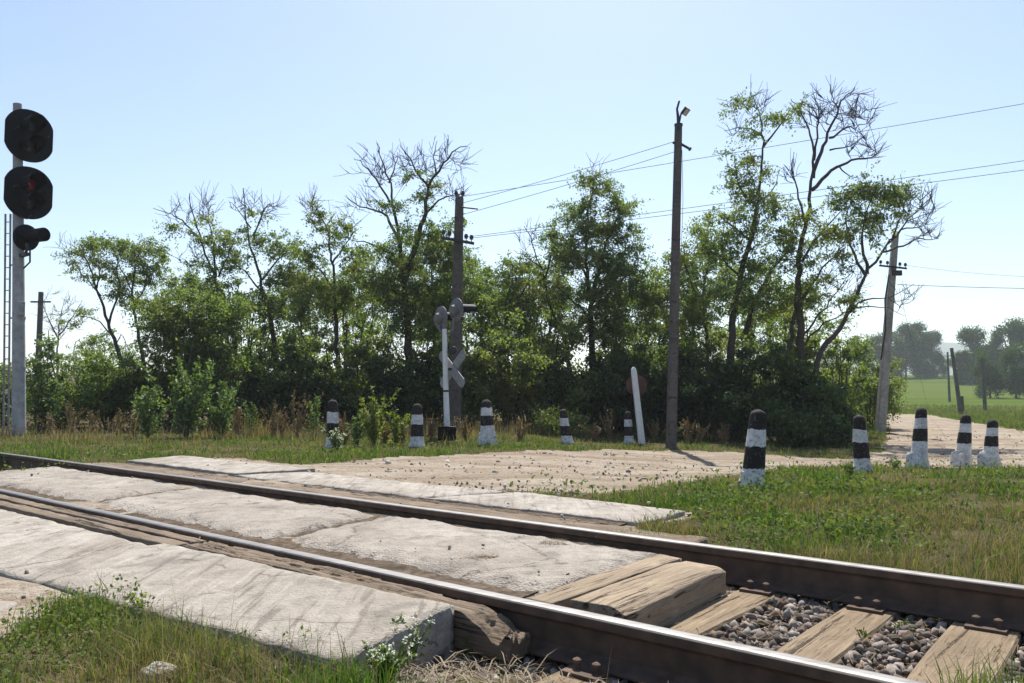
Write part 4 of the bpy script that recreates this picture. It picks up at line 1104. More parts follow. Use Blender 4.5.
# ------------------------------------------------------------------ trees
class Tree:
    def __init__(self, D, jit=.5):
        self.D = D; self.nodes = []; self.rad = []; self.tb = Tubes(); self.lp = []; self.m = D / F; self.jit = jit
        self.zoff = {}
    def limb(self, pts, r0, r1, dd=0.0, k=8, follow=True):
        """pts in pixels; dd: how far the tip moves in depth"""
        if self.nodes and follow:
            p0 = P(pts[0][0], pts[0][1], self.D)
            A = np.array(self.nodes); q = A - p0; q[:, 1] *= .15
            d0 = A[np.argmin((q ** 2).sum(1))][1]
        else: d0 = self.D
        ctl = []
        n = len(pts)
        for i, (a, b) in enumerate(pts):
            f = i / (n - 1)
            ctl.append(P(a, b, d0 + dd * f ** 1.3))
        ctl = np.array(ctl)
        # Catmull-Rom densify
        out = []
        for i in range(n - 1):
            p0 = ctl[max(i - 1, 0)]; p1 = ctl[i]; p2 = ctl[i + 1]; p3 = ctl[min(i + 2, n - 1)]
            ns = max(3, int(np.linalg.norm(p2 - p1) / .22))
            for j in range(ns):
                u = j / ns
                out.append(.5 * ((2 * p1) + (-p0 + p2) * u + (2 * p0 - 5 * p1 + 4 * p2 - p3) * u * u + (-p0 + 3 * p1 - 3 * p2 + p3) * u ** 3))
        out.append(ctl[-1]); out = np.array(out)
        out[1:-1] += rng.normal(size=out[1:-1].shape) * .022
        rad = r1 * .7 + (r0 * .76 - r1 * .7) * (1 - np.linspace(0, 1, len(out))) ** 1.25
        self.tb.add(out, rad, k)
        for p, q in zip(out, rad): self.nodes.append(p); self.rad.append(q)
    def twig(self, target, bare=False, r_tip=.006):
        A = np.array(self.nodes)
        d = A - target
        cost = np.sqrt((d ** 2).sum(1)) + .9 * np.maximum(0, d[:, 2] + .1)
        i = int(np.argmin(cost)); a = A[i]; L = np.linalg.norm(target - a)
        if L < .05: return
        ns = max(3, int(L / .18))
        u = np.linspace(0, 1, ns + 1)[:, None]
        arch = rng.normal(size=3) * .12 * L; arch[2] = abs(arch[2]) * (.2 if not bare else -.6)
        path = a + (target - a) * u + arch * (u * (1 - u)) * 2
        path[1:-1] += rng.normal(size=path[1:-1].shape) * .035 * min(1, L)
        r0 = min(self.rad[i] * .75, r_tip + .011 * L)
        rad = np.linspace(max(r0, r_tip), r_tip, ns + 1)
        self.tb.add(path, rad, 4 if L > .7 else 3)
        for p, q in zip(path[1:], rad[1:]): self.nodes.append(p); self.rad.append(q)
        return path
    def blob(self, px, py, rx, ry, dens=1.0, droop=.5, leafn=130, spread=None):
        m = self.m
        n = max(3, int(.85 * math.pi * rx * ry * m * m * 20 * dens))
        c = P(px, py, self.D); dpt = (rx + ry) / 2 * m
        pts = []
        for _ in range(n):
            v = rng.normal(size=3); v /= np.linalg.norm(v); v *= rng.random() ** .45
            pts.append(c + v * np.array([rx * m, dpt * 1.3, ry * m]))
        A = np.array(self.nodes)
        pts.sort(key=lambda p: ((A - p) ** 2).sum(1).min())
        for p in pts:
            self.twig(p)
            self.spray(p, leafn, droop)
    def spray(self, p, n, droop=.5):
        nt = 6
        for _ in range(nt):
            d = rng.normal(size=3); d[2] = d[2] * .55 - .1; d /= np.linalg.norm(d)
            L = rng.uniform(.25, .62)
            k = max(3, n // nt)
            u = rng.random(k)[:, None]
            self.lp.append(p + d * L * u + np.array([0, 0, -droop * .3]) * L * u ** 2 + rng.normal(size=(k, 3)) * np.array([.04, .04, .035]))
    def bare(self, px, py, rx, ry, n=20, side=2, dpt=None):
        n = int(n * 1.0); side += 1
        m = self.m; c = P(px, py, self.D)
        pts = []
        for _ in range(n):
            v = rng.normal(size=3); v /= np.linalg.norm(v); v *= rng.random() ** .4
            pts.append(c + v * np.array([rx * m, (dpt or (rx + ry) / 2 * m), ry * m]))
        A = np.array(self.nodes)
        pts.sort(key=lambda p: ((A - p) ** 2).sum(1).min())
        for p in pts:
            path = self.twig(p, True, .0075)
            if path is None: continue
            for _ in range(side):
                i = rng.integers(len(path) // 3, len(path))
                d = (path[-1] - path[0]); d /= (np.linalg.norm(d) + 1e-6); d = d + rng.normal(size=3) * .38; d[2] += .3; d /= np.linalg.norm(d)
                L = rng.uniform(.15, .6)
                q = path[i] + d * L * .5 + rng.normal(size=3) * .02
                self.tb.add(np.array([path[i], q, path[i] + d * L + rng.normal(size=3) * .03]), np.array([.008, .0065, .005]), 3)
    def build(self, name, label, cat='tree', group='trees beyond the road', leaf='leaf', bark='bark', L=(.055, .105), base=None):
        nodes = np.array(self.nodes)
        b = nodes[0].copy(); b[2] = float(H(b[0], b[1]))
        r = root(name, b, label, cat, group)
        link('trunk', np.concatenate(self.tb.V), np.concatenate(self.tb.Q), None, M[bark], r, smooth=True)
        if self.lp:
            p = np.concatenate(self.lp)
            ll = rng.uniform(L[0], L[1], len(p))
            V, Q = leaves(p, ll, ll * .5, .45, droop=.35)
            link('crown', V, Q, None, M[leaf], r)
        return r

def trees():
    t = Tree(27)
    t.limb([(128, 436), (121, 365), (108, 322), (97, 288), (88, 262), (80, 244)], .15, .03, .3)
    t.limb([(109, 324), (118, 292), (117, 262), (108, 240)], .06, .02, -.5); t.limb([(101, 296), (86, 278), (70, 262)], .04, .012, .4)
    t.limb([(97, 288), (99, 262), (94, 238)], .04, .015, .6); t.limb([(112, 335), (92, 318), (74, 318)], .035, .012, -.4)
    for a in ((90, 245, 20, 12, 1.0), (112, 258, 18, 22, .9), (76, 258, 12, 12, .7), (100, 275, 16, 14, .5), (80, 318, 16, 10, .6), (118, 295, 14, 14, .5)): t.blob(*a)
    t.bare(74, 250, 16, 18, 14)
    t.build('locust_tree', 'leftmost slender tree, its thin leaning trunk bare below a sparse crown')
    t = Tree(28)
    t.limb([(148, 436), (143, 362), (136, 322), (132, 290), (138, 262), (143, 242)], .15, .025, -.3)
    t.limb([(134, 306), (150, 280), (160, 262)], .05, .015, .5); t.limb([(133, 292), (122, 270), (118, 256)], .04, .012, -.5)
    for a in ((138, 250, 22, 14, 1.1), (152, 268, 18, 20, 1.0), (126, 282, 16, 16, .8), (140, 300, 20, 14, .7), (158, 255, 12, 12, .7)): t.blob(*a)
    t.build('locust_tree', 'second tree from the left with a rounded feathery crown above thin stems')
    t = Tree(25)
    t.limb([(240, 438), (234, 340), (222, 303), (215, 280), (201, 241), (194, 215), (190, 193)], .17, .018, .4)
    t.limb([(201, 241), (190, 228), (178, 218), (166, 213), (153, 208)], .045, .012, -.6); t.limb([(215, 280), (214, 248), (209, 222), (206, 200)], .06, .014, .7)
    t.limb([(219, 276), (227, 256), (234, 243)], .05, .014, -.5); t.limb([(230, 325), (205, 300), (190, 286)], .05, .015, .5)
    for a in ((214, 238, 18, 14, .8), (205, 272, 20, 12, .7), (230, 250, 14, 18, .8), (188, 284, 22, 12, .9), (222, 300, 28, 16, .9), (196, 232, 10, 10, .4)): t.blob(*a)
    t.blob(198, 222, 16, 10, .35); t.blob(176, 222, 10, 8, .3)
    t.bare(185, 212, 28, 16, 20); t.bare(205, 205, 14, 16, 14); t.bare(195, 255, 22, 16, 14)
    t.build('locust_tree', 'tree with dead twigs at its top reaching left above the dark thicket')
    t = Tree(25)
    t.limb([(282, 438), (273, 335), (262, 286), (251, 244), (246, 219), (243, 188)], .17, .018, -.3)
    t.limb([(251, 228), (240, 212), (229, 202)], .03, .01, .4); t.limb([(253, 236), (262, 214), (268, 205), (278, 210)], .04, .01, -.5)
    t.limb([(262, 280), (278, 260), (294, 243)], .055, .014, .6); t.limb([(264, 295), (246, 272), (232, 262)], .05, .014, -.6)
    t.limb([(270, 320), (290, 295), (304, 282)], .05, .014, .3)
    for a in ((254, 238, 16, 12, .8), (280, 248, 20, 16, 1.0), (282, 276, 24, 18, 1.0), (240, 266, 18, 14, .9), (298, 285, 18, 16, .9), (262, 305, 26, 18, 1.0), (294, 246, 12, 10, .7)): t.blob(*a)
    t.blob(250, 214, 14, 10, .4)
    t.bare(247, 202, 22, 16, 20); t.bare(268, 210, 14, 12, 12)
    t.build('locust_tree', 'tree with a spiky half bare top left of the leafy tree cluster')
    t = Tree(22)
    t.limb([(176, 436), (175, 350), (172, 318)], .12, .04, .2); t.limb([(174, 340), (200, 316), (225, 305)], .06, .02, .5); t.limb([(174, 345), (155, 322), (148, 300)], .05, .015, -.5)
    for a in ((165, 318, 28, 20, 1.5), (190, 298, 24, 14, 1.4), (205, 318, 26, 20, 1.5), (150, 306, 14, 14, 1.0), (180, 340, 40, 20, 1.3), (236, 318, 22, 22, 1.3)): t.blob(*a)
    t.build('locust_tree', 'low yellowish green tree in front of the half bare trees at left', leaf='leaf')
    t = Tree(24)
    t.limb([(342, 438), (337, 340), (334, 277), (331, 253), (328, 231), (318, 212), (311, 197)], .15, .016, .3)
    t.limb([(332, 264), (344, 246), (356, 230)], .05, .013, -.5); t.limb([(334, 290), (318, 268), (304, 258)], .05, .014, .6); t.limb([(336, 310), (356, 285), (368, 270)], .05, .014, -.3)
    for a in ((318, 212, 14, 12, .9), (338, 232, 22, 14, .9), (312, 258, 22, 18, .9), (352, 262, 20, 18, .9), (330, 295, 34, 20, 1.1), (362, 300, 22, 22, 1.0), (306, 300, 18, 22, .9)): t.blob(*a)
    t.bare(312, 206, 14, 12, 16); t.bare(345, 222, 16, 12, 10)
    t.build('locust_tree', 'slim tree with a small tufted top just left of the large bare crowned tree')
    t = Tree(23)
    t.limb([(412, 438), (408, 335), (403, 272), (397, 230), (389, 183), (382, 160), (377, 143)], .22, .016, .3, 10)
    t.limb([(404, 282), (416, 242), (425, 213), (429, 186), (444, 164), (456, 150), (468, 146)], .14, .014, -.5)
    t.limb([(400, 244), (386, 216), (372, 210), (356, 204), (346, 195)], .07, .012, .8); t.limb([(395, 208), (376, 180), (364, 166), (354, 158)], .05, .011, -.8)
    t.limb([(389, 183), (396, 164), (398, 152)], .035, .01, .5); t.limb([(429, 188), (414, 166), (404, 150), (400, 144)], .05, .011, .9)
    t.limb([(436, 174), (434, 156), (437, 141)], .035, .01, -.6); t.limb([(402, 262), (372, 244), (352, 240)], .06, .014, -.5)
    t.limb([(425, 214), (446, 196), (462, 194)], .05, .012, .6); t.limb([(407, 320), (440, 290), (468, 276)], .07, .015, .7); t.limb([(406, 300), (385, 285), (372, 282)], .06, .014, -.6)
    for a in ((424, 198, 16, 12, .7), (418, 236, 30, 16, 1.3), (444, 254, 30, 20, 1.4), (392, 262, 26, 18, 1.1), (398, 292, 32, 22, 1.3), (442, 292, 34, 24, 1.4), (474, 292, 22, 26, 1.2), (456, 226, 14, 12, .7), (376, 248, 18, 12, .9), (425, 320, 40, 20, 1.3), (372, 280, 18, 18, 1.0)): t.blob(*a)
    t.blob(400, 205, 14, 14, .35); t.blob(440, 182, 14, 14, .3); t.blob(380, 200, 12, 12, .3); t.blob(412, 180, 12, 14, .25)
    t.bare(378, 170, 30, 24, 36); t.bare(440, 160, 32, 16, 44); t.bare(405, 165, 22, 20, 22); t.bare(360, 200, 20, 10, 14); t.bare(452, 195, 18, 14, 14)
    t.build('locust_tree', 'large tree with a wide fan of bare branches on top, behind the dark utility pole')
    t = Tree(24.5)
    t.limb([(508, 438), (504, 350), (506, 310), (512, 280)], .14, .03, .2); t.limb([(505, 330), (490, 302), (484, 285)], .06, .015, .5); t.limb([(506, 320), (524, 292), (530, 275)], .06, .015, -.5)
    for a in ((506, 274, 24, 14, 1.2), (488, 300, 20, 18, 1.2), (520, 296, 26, 20, 1.2), (505, 322, 34, 18, 1.2)): t.blob(*a)
    t.build('locust_tree', 'short leafy tree right of the dark utility pole', leaf='leaf')
    t = Tree(25)
    t.limb([(576, 438), (566, 346), (552, 310), (541, 268), (532, 243), (524, 226)], .13, .014, -.4)
    t.limb([(545, 282), (553, 245), (557, 212)], .05, .014, .5); t.limb([(541, 268), (528, 258), (514, 250)], .035, .01, -.5)
    for a in ((553, 232, 16, 18, .9), (560, 262, 20, 18, .9), (530, 268, 16, 14, .8), (545, 296, 24, 18, 1.0)): t.blob(*a)
    t.bare(528, 238, 10, 14, 14)
    t.build('locust_tree', 'thin tree with bare twigs on its left, before the tall dense tree')
    t = Tree(24)
    t.limb([(593, 438), (592, 350), (590, 310), (586, 263), (588, 212), (594, 184), (596, 170)], .2, .016, .3, 10)
    t.limb([(594, 295), (605, 247), (616, 222), (624, 204)], .1, .014, -.6); t.limb([(588, 280), (574, 246), (566, 218)], .07, .014, .7); t.limb([(592, 310), (620, 282), (636, 262)], .07, .014, .5); t.limb([(591, 320), (568, 296), (556, 286)], .06, .014, -.5)
    for a in ((596, 184, 20, 11, 1.3), (578, 210, 22, 15, 1.3), (620, 206, 22, 16, 1.2), (600, 228, 30, 16, 1.5), (590, 255, 34, 18, 1.5), (632, 240, 16, 18, 1.1), (618, 268, 28, 20, 1.5), (600, 298, 40, 22, 1.6), (566, 250, 16, 16, 1.1), (640, 290, 18, 20, 1.2), (600, 325, 44, 20, 1.5), (585, 185, 8, 12, .8)): t.blob(*a)
    t.bare(596, 172, 8, 8, 6)
    t.build('locust_tree', 'tall densely leafed tree in the middle of the row, left of the floodlight pole')
    t = Tree(23.5)
    t.limb([(714, 438), (707, 345), (703, 295), (711, 258), (708, 228)], .13, .016, .3); t.limb([(704, 310), (690, 280), (684, 262)], .06, .014, -.5); t.limb([(705, 320), (668, 296), (654, 280)], .06, .014, .4)
    for a in ((702, 228, 16, 13, .9), (690, 262, 22, 18, 1.1), (714, 256, 16, 18, .9), (696, 296, 26, 18, 1.2), (658, 292, 20, 22, 1.2), (672, 320, 34, 18, 1.3)): t.blob(*a)
    t.build('locust_tree', 'medium leafy tree just right of the floodlight pole')
    t = Tree(22)
    t.limb([(732, 438), (731, 345), (741, 277), (757, 208), (763, 150), (759, 112), (751, 92)], .19, .016, .3, 10)
    t.limb([(763, 147), (777, 128), (790, 110)], .05, .012, -.5); t.limb([(762, 136), (745, 128), (724, 131)], .04, .01, .5); t.limb([(745, 334), (757, 296), (783, 255), (796, 238)], .11, .03, .6)
    t.limb([(757, 208), (740, 188), (734, 160)], .05, .012, -.6); t.limb([(750, 240), (728, 222), (716, 214)], .05, .012, .6); t.limb([(741, 280), (722, 258), (710, 250)], .05, .012, -.4); t.limb([(759, 200), (774, 190), (780, 170)], .04, .01, .6)
    for a in ((742, 104, 17, 11, .9), (764, 118, 12, 10, .6), (785, 122, 13, 13, .8), (738, 160, 17, 16, .9), (762, 176, 16, 13, .7), (736, 192, 20, 16, .9), (770, 206, 20, 15, .9), (722, 222, 20, 14, 1.0), (750, 232, 22, 15, .9), (782, 232, 18, 15, .9), (720, 252, 18, 14, 1.0), (760, 262, 26, 16, 1.0), (738, 296, 34, 20, 1.3), (775, 300, 24, 20, 1.0), (748, 140, 14, 16, .6), (718, 240, 22, 18, .8), (756, 215, 26, 20, .6)): t.blob(a[0], a[1], a[2] * 1.08, a[3] * 1.12, a[4] * .72, .8)
    t.bare(752, 104, 20, 12, 16); t.bare(735, 131, 12, 5, 8)
    t.build('locust_tree', 'very tall leafy tree with a curved trunk, left of the tall bare tree')
    t = Tree(21.5)
    t.limb([(803, 440), (801, 367), (799, 290), (800, 246), (810, 200), (814, 154), (808, 128), (799, 110), (791, 99)], .2, .014, .2, 10)
    t.limb([(813, 178), (820, 152), (829, 134), (839, 106), (846, 96), (855, 87)], .08, .011, -.5); t.limb([(812, 190), (826, 174), (840, 165), (858, 159), (872, 157), (880, 150), (886, 142)], .075, .011, .6)
    t.limb([(829, 138), (846, 128), (860, 126), (878, 115)], .045, .009, -.7); t.limb([(814, 160), (818, 122), (817, 105), (812, 93)], .05, .01, .6); t.limb([(806, 222), (797, 190), (792, 172), (784, 165)], .05, .01, -.6)
    t.limb([(838, 108), (832, 98), (830, 84)], .03, .008, .3); t.limb([(788, 440), (786, 377), (793, 321), (798, 285)], .13, .06, .1); t.limb([(802, 262), (822, 232), (846, 207)], .06, .014, -.5)
    t.limb([(800, 300), (828, 262), (850, 238)], .06, .012, .6); t.limb([(830, 150), (850, 146), (868, 132)], .035, .008, .5); t.limb([(839, 166), (850, 176), (862, 178)], .03, .008, -.4)
    t.limb([(801, 340), (830, 300), (856, 268)], .05, .01, .5); t.limb([(801, 350), (826, 322), (862, 308)], .05, .01, -.4)
    for a in ((798, 222, 18, 15, .9), (822, 240, 18, 13, .9), (800, 262, 20, 14, .9), (800, 110, 8, 8, .5), (790, 240, 14, 14, .8), (816, 280, 18, 14, .7), (808, 300, 24, 18, .7), (835, 228, 14, 12, .7), (782, 212, 12, 12, .6)): t.blob(*a)
    t.bare(845, 112, 34, 22, 60, 3); t.bare(865, 150, 20, 12, 20, 3); t.bare(810, 112, 16, 20, 22, 2); t.bare(838, 280, 26, 34, 50, 2); t.bare(790, 172, 10, 14, 12, 2)
    t.build('locust_tree', 'tallest tree, nearly dead, with bare antler like branches against the sky')
    t = Tree(21)
    t.limb([(806, 440), (818, 362), (844, 321), (869, 271), (895, 235), (914, 213), (932, 197)], .15, .014, .2)
    t.limb([(867, 274), (862, 242), (866, 215), (877, 184)], .07, .012, -.5); t.limb([(866, 276), (850, 246), (846, 218), (858, 190)], .06, .012, .6); t.limb([(893, 237), (903, 212), (906, 184)], .04, .009, .4)
    t.limb([(882, 252), (904, 246), (918, 238), (932, 240), (945, 230)], .04, .009, -.5); t.limb([(900, 230), (920, 226), (938, 222)], .03, .008, .4); t.limb([(848, 314), (866, 300), (888, 298), (914, 284)], .04, .009, -.6)
    t.limb([(888, 244), (908, 222), (936, 211)], .03, .008, -.5); t.limb([(852, 308), (880, 306), (905, 316)], .03, .008, .4)
    for a in ((862, 188, 18, 12, 1.1), (884, 194, 18, 13, 1.1), (846, 202, 17, 14, 1.0), (872, 216, 22, 14, 1.1), (850, 232, 16, 14, .9), (896, 206, 12, 12, .8), (880, 240, 14, 10, .6), (905, 190, 8, 8, .5), (846, 262, 16, 14, .6), (852, 300, 18, 14, .6), (872, 192, 26, 14, .7)): t.blob(*a)
    t.bare(920, 208, 18, 20, 34, 3); t.bare(926, 236, 18, 8, 20, 2); t.bare(898, 298, 16, 10, 10, 2)
    t.build('locust_tree', 'rightmost leaning tree of the row, its bare branches reaching past the concrete pole')
    t = Tree(36)
    t.limb([(58, 436), (58, 345), (60, 318), (66, 296)], .13, .012, .4); t.limb([(59, 340), (48, 318), (44, 300)], .06, .01, -.5); t.limb([(59, 335), (76, 312), (82, 300)], .05, .01, .5)
    t.bare(62, 315, 24, 24, 60, 3)
    t.build('dead_tree', 'leafless grey tree behind the bushes at far left', 'tree', None, bark='bark_bare')
    # leafy trees standing further back in the belt
    for i, (px, D, top, w, lab) in enumerate(((100, 31, 325, 22, 'thin young tree low behind the leftmost trunks'), (195, 29, 268, 24, 'leafy tree deep in the belt between the two half bare trees at left'), (300, 28, 262, 24, 'leafy tree deep in the belt left of the slim tufted tree'),
                                           (360, 29, 250, 24, 'leafy tree deep in the belt behind the slim tufted tree'), (432, 28, 226, 26, 'leafy tree deep in the belt behind the fan of bare branches'), (478, 30, 258, 22, 'leafy tree deep in the belt behind the dark utility pole'),
                                           (534, 29, 256, 24, 'leafy tree deep in the belt behind the twiggy tree'), (645, 30, 262, 20, 'leafy tree deep in the belt left of the floodlight pole'), (705, 29, 240, 22, 'leafy tree deep in the belt right of the floodlight pole'), (768, 28, 256, 26, 'leafy tree deep in the belt behind the curved trunk'), (835, 27, 312, 20, 'small leafy tree behind the leaning tree'))):
        t = Tree(D)
        t.limb([(px, 436), (px + 3, 370), (px - 2, top + 20)], .12, .03, .2); t.limb([(px + 1, 380), (px + w, 335), (px + w + 4, top + 40)], .05, .014, .5); t.limb([(px + 1, 385), (px - w, 340), (px - w - 4, top + 40)], .05, .014, -.5)
        for a in ((px, top + 14, w * .8, 13, .7), (px - w, top + 38, w, 18, .8), (px + w, top + 36, w, 18, .8), (px, top + 58, w * 1.6, 22, .8), (px, top + 90, w * 1.7, 22, .6)): t.blob(*a)
        t.build('locust_tree', lab)
trees()

# ------------------------------------------------------------------ shrubs
def shrub(name, px, py_top, D, wpx, label, leaf, nleaf, L=(.06, .11), gap=.0, group='bushes under the trees', bark='bark', bottom=None, updir=False, base=None, tall=1.0):
    m = D / F
    b = P(px, 437, D) if base is None else np.array(base, float)
    b[2] = float(H(b[0], b[1]))
    top = P(px, py_top, D)
    h = top[2] - b[2]; w = wpx * m
    r = root(name, b, label, 'bush', group)
    tb = Tubes(); tips = []
    ns = max(7, int(10 * w))
    for i in range(ns):
        a = rng.uniform(0, 2 * math.pi); rr = math.sqrt(rng.random()) * w
        hh = h * (.55 + .47 * rng.random()) * math.sqrt(max(.12, 1 - (rr / (w * 1.15)) ** 2))
        tip = b + np.array([rr * math.cos(a), rr * math.sin(a), hh])
        st_ = b + np.array([rr * .25 * math.cos(a), rr * .25 * math.sin(a), -.05])
        mid = st_ * .5 + tip * .5 + np.array([rng.normal() * .08, rng.normal() * .08, h * .06])
        tb.add(np.array([st_, (st_ + mid) / 2 + rng.normal(size=3) * .03, mid, (mid + tip) / 2 + rng.normal(size=3) * .04, tip]), np.linspace(.022, .006, 5) * (1 + .2 * h), 4)
        tips.append((mid, tip))
    link('stem', np.concatenate(tb.V), np.concatenate(tb.Q), None, M[bark], r)
    # leaf clumps hung on the branches and filling between them
    nc = max(16, int(ns * 9)); per = max(8, nleaf // nc)
    pos = []
    for i in range(nc):
        mid, tip = tips[rng.integers(ns)]
        f = rng.uniform(-.75, 1.08)
        c = mid + (tip - mid) * f if f > 0 else mid + (mid - tip) * (-f) * np.array([.2, .2, .95])
        c = c + rng.normal(size=3) * np.array([.22, .22, .14]) * min(1.2, w)
        c[2] = max(c[2], b[2] + .05)
        sp = rng.uniform(.05, .20) * (1 if w > .8 else .7)
        pos.append(c + rng.normal(size=(per, 3)) * np.array([sp, sp, sp * .7]))
    pos = np.concatenate(pos); pos[:, 2] = np.maximum(pos[:, 2], b[2] + .01)
    ll = rng.uniform(L[0], L[1], len(pos))
    V, Q = leaves(pos, ll, ll * .58, .6)
    link('foliage', V, Q, None, M[leaf], r)
    return r

def shrubs():
    dark = [
        (215, 345, 21.8, 46, 'dark dense bush under the half bare trees, right of the bright shrub'), (268, 338, 22, 46, 'dark bush left of the leftmost striped bollard'),
        (318, 335, 22.3, 44, 'dark bush right behind the leftmost striped bollard'), (366, 335, 22, 44, 'dark bush behind the tall yellowish weed'),
        (412, 335, 21.8, 42, 'dark bush left of the crossing signal'), (462, 342, 22, 40, 'dark bush right of the crossing signal post'),
        (508, 335, 22.2, 42, 'dark bush behind the block footed bollard near the signal'), (556, 335, 22.4, 42, 'dark bush behind the small yellow green bush'),
        (604, 328, 22.4, 42, 'dark bush left of the leaning white post'), (648, 335, 22.2, 38, 'dark bush between the white post and the floodlight pole'),
        (694, 332, 21.6, 40, 'dark bush right of the floodlight pole'), (738, 335, 21, 40, 'dark bush left of the largest bollard'),
        (782, 342, 20.4, 40, 'dark bush right of the largest bollard'), (826, 352, 20, 36, 'dark bush under the leaning tree at right'),
        (168, 350, 22, 40, 'dark bush behind the bright shrub at left'),
    ]
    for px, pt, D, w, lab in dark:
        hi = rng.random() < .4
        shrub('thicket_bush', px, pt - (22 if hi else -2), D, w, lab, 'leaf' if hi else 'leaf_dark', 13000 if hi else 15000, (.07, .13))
    back = [(245, 325, 25.5, 'second row bush behind the half bare trees'), (340, 322, 25.5, 'second row bush behind the slim tree'), (435, 325, 25.5, 'second row bush behind the large bare crowned tree'),
            (530, 322, 25.5, 'second row bush behind the thin twiggy tree'), (622, 318, 25.5, 'second row bush behind the tall dense tree'), (715, 325, 25, 'second row bush behind the curved trunk'), (790, 335, 24, 'second row bush behind the tallest tree')]
    for px, pt, D, lab in back: shrub('thicket_bush', px, pt - 46, D, 62, lab, 'leaf', 15000, (.08, .13))
    shrub('leafy_bush', 112, 340, 21.5, 42, 'mid green bush left of the bright shrub', 'leaf', 12000)
    shrub('leafy_bush', 66, 345, 22, 36, 'mid green bush right of the signal mast', 'leaf', 11000)
    shrub('leafy_bush', 42, 330, 19.6, 15, 'upright leafy bush close behind the signal mast', 'leaf_shrub', 3500)
    shrub('leafy_bush', 0, 345, 23, 34, 'green bush behind the mast ladder at the left edge', 'leaf', 9000)
    shrub('leafy_bush', -50, 345, 22, 40, 'green bush outside the left edge', 'leaf', 7000)
    weed('bright_shrub', 186, 438, 80, 'bright yellow green shrub with tall sprigs in front of the dark thicket', 'leaf_shrub', 26, .62, 2300, (.07, .13), None, None, 0, 'bush', None, .28)
    weed('bright_shrub', 222, 438, 56, 'shorter bright shrub at the right of the tall sprigs', 'leaf_shrub', 15, .6, 1000, (.07, .12), None, None, 0, 'bush', None, .28)
    weed('bright_shrub', 148, 438, 50, 'smaller bright shrub left of the tall sprigs', 'leaf_shrub', 14, .6, 900, (.07, .12), None, None, 0, 'bush', None, .28)
    shrub('yellow_bush', 872, 330, 27, 34, 'yellow green bush just behind the leaning concrete pole', 'leaf_yel', 7000, group=None)
    shrub('yellow_bush', 846, 325, 22.5, 28, 'yellowing bush under the branches of the leaning tree', 'leaf', 5000, group=None)
    shrub('yellow_bush', 567, 402, 20.2, 30, 'small yellow green bush behind the little leaning bollard', 'leaf_yel', 2600, (.05, .085), group=None, base=P(567, 441, 20.2))
    shrub('thicket_bush', 846, 392, 19.6, 20, 'low dark bush at the road edge left of the leaning concrete pole', 'leaf_dark', 4000, base=P(842, 444, 19.6))
    shrub('thicket_bush', 800, 395, 18.8, 34, 'low dark bush behind the upright bollard at right', 'leaf_dark', 6000, base=P(800, 445, 18.8))

# ------------------------------------------------------------------ single weeds
def weed(name, px, py, hpx, label, leaf, stems=7, spread=.5, nleaf=240, L=(.03, .06), group=None, flower=None, nf=0, cat='weed', D=None, fw=.35):
    b = T(px, py) if D is None else P(px, py, D)
    b[2] = float(H(b[0], b[1]))
    h = hpx / F * b[1]
    r = root(name, b, label, cat, group)
    tb = Tubes(); pos = []; fl = []
    sc = b[1] / 8
    for i in range(stems):
        a = rng.uniform(0, 2 * math.pi); hh = h * rng.uniform(.55, 1.0) if i else h
        lean = spread * hh * rng.uniform(.1, 1) * (0.25 if i == 0 else 1)
        tip = b + np.array([lean * math.cos(a), lean * math.sin(a), hh])
        mid = b * .5 + tip * .5 + np.array([0, 0, hh * .08]) + rng.normal(size=3) * hh * .03
        tb.add(np.array([b - Z3 * .02, mid, tip]), np.array([.005, .004, .0025]) * max(.5, sc), 4)
        k = nleaf // stems
        u = rng.uniform(.12, 1.0, k)[:, None]
        p = np.where(u < .5, b + (mid - b) * u * 2, mid + (tip - mid) * (u * 2 - 1))
        wdt = (fw * hh * .35) * (1.05 - u)
        pos.append(p + rng.normal(size=(k, 3)) * wdt * np.array([1, 1, .5]))
        if nf: fl.append(tip + rng.normal(size=(nf, 3)) * h * .06)
    link('stem', np.concatenate(tb.V), np.concatenate(tb.Q), None, M['dry' if leaf in ('brown_weed', 'dry') else 'weed_leaf'], r)
    pos = np.concatenate(pos); ll = rng.uniform(*L, len(pos))
    V, Q = leaves(pos, ll, ll * .45, .2, droop=-.5)
    link('leaves', V, Q, None, M[leaf], r)
    if nf:
        for f_ in fl:
            f_ = f_.mean(0) + (f_ - f_.mean(0)) * .8
            V, Q = leaves(np.repeat(f_, 3, 0), .012 * max(.7, sc), .009 * max(.7, sc), 1)
            link('flower_head', V, Q, None, M[flower], r)
    return r

def tuft(px, py, hpx, label, n=160, rad=.05, D=None, w=.004, mat='grass', lean=.9):
    b = T(px, py) if D is None else P(px, py, D)
    b[2] = float(H(b[0], b[1])) if D is not None else b[2]
    h = hpx / F * b[1]
    a = rng.uniform(0, 2 * math.pi, n); r_ = rad * np.sqrt(rng.random(n))
    V, Q, Tq = blades(b[0] + r_ * np.cos(a), b[1] + r_ * np.sin(a), h * rng.uniform(.35, 1.05, n), np.full(n, w) * rng.uniform(.6, 1.2, n), lean, np.full(n, b[2] - .01))
    tag(link('grass_tuft', V, Q, Tq, M[mat], base=b), label, 'grass tuft', 'grass tufts')

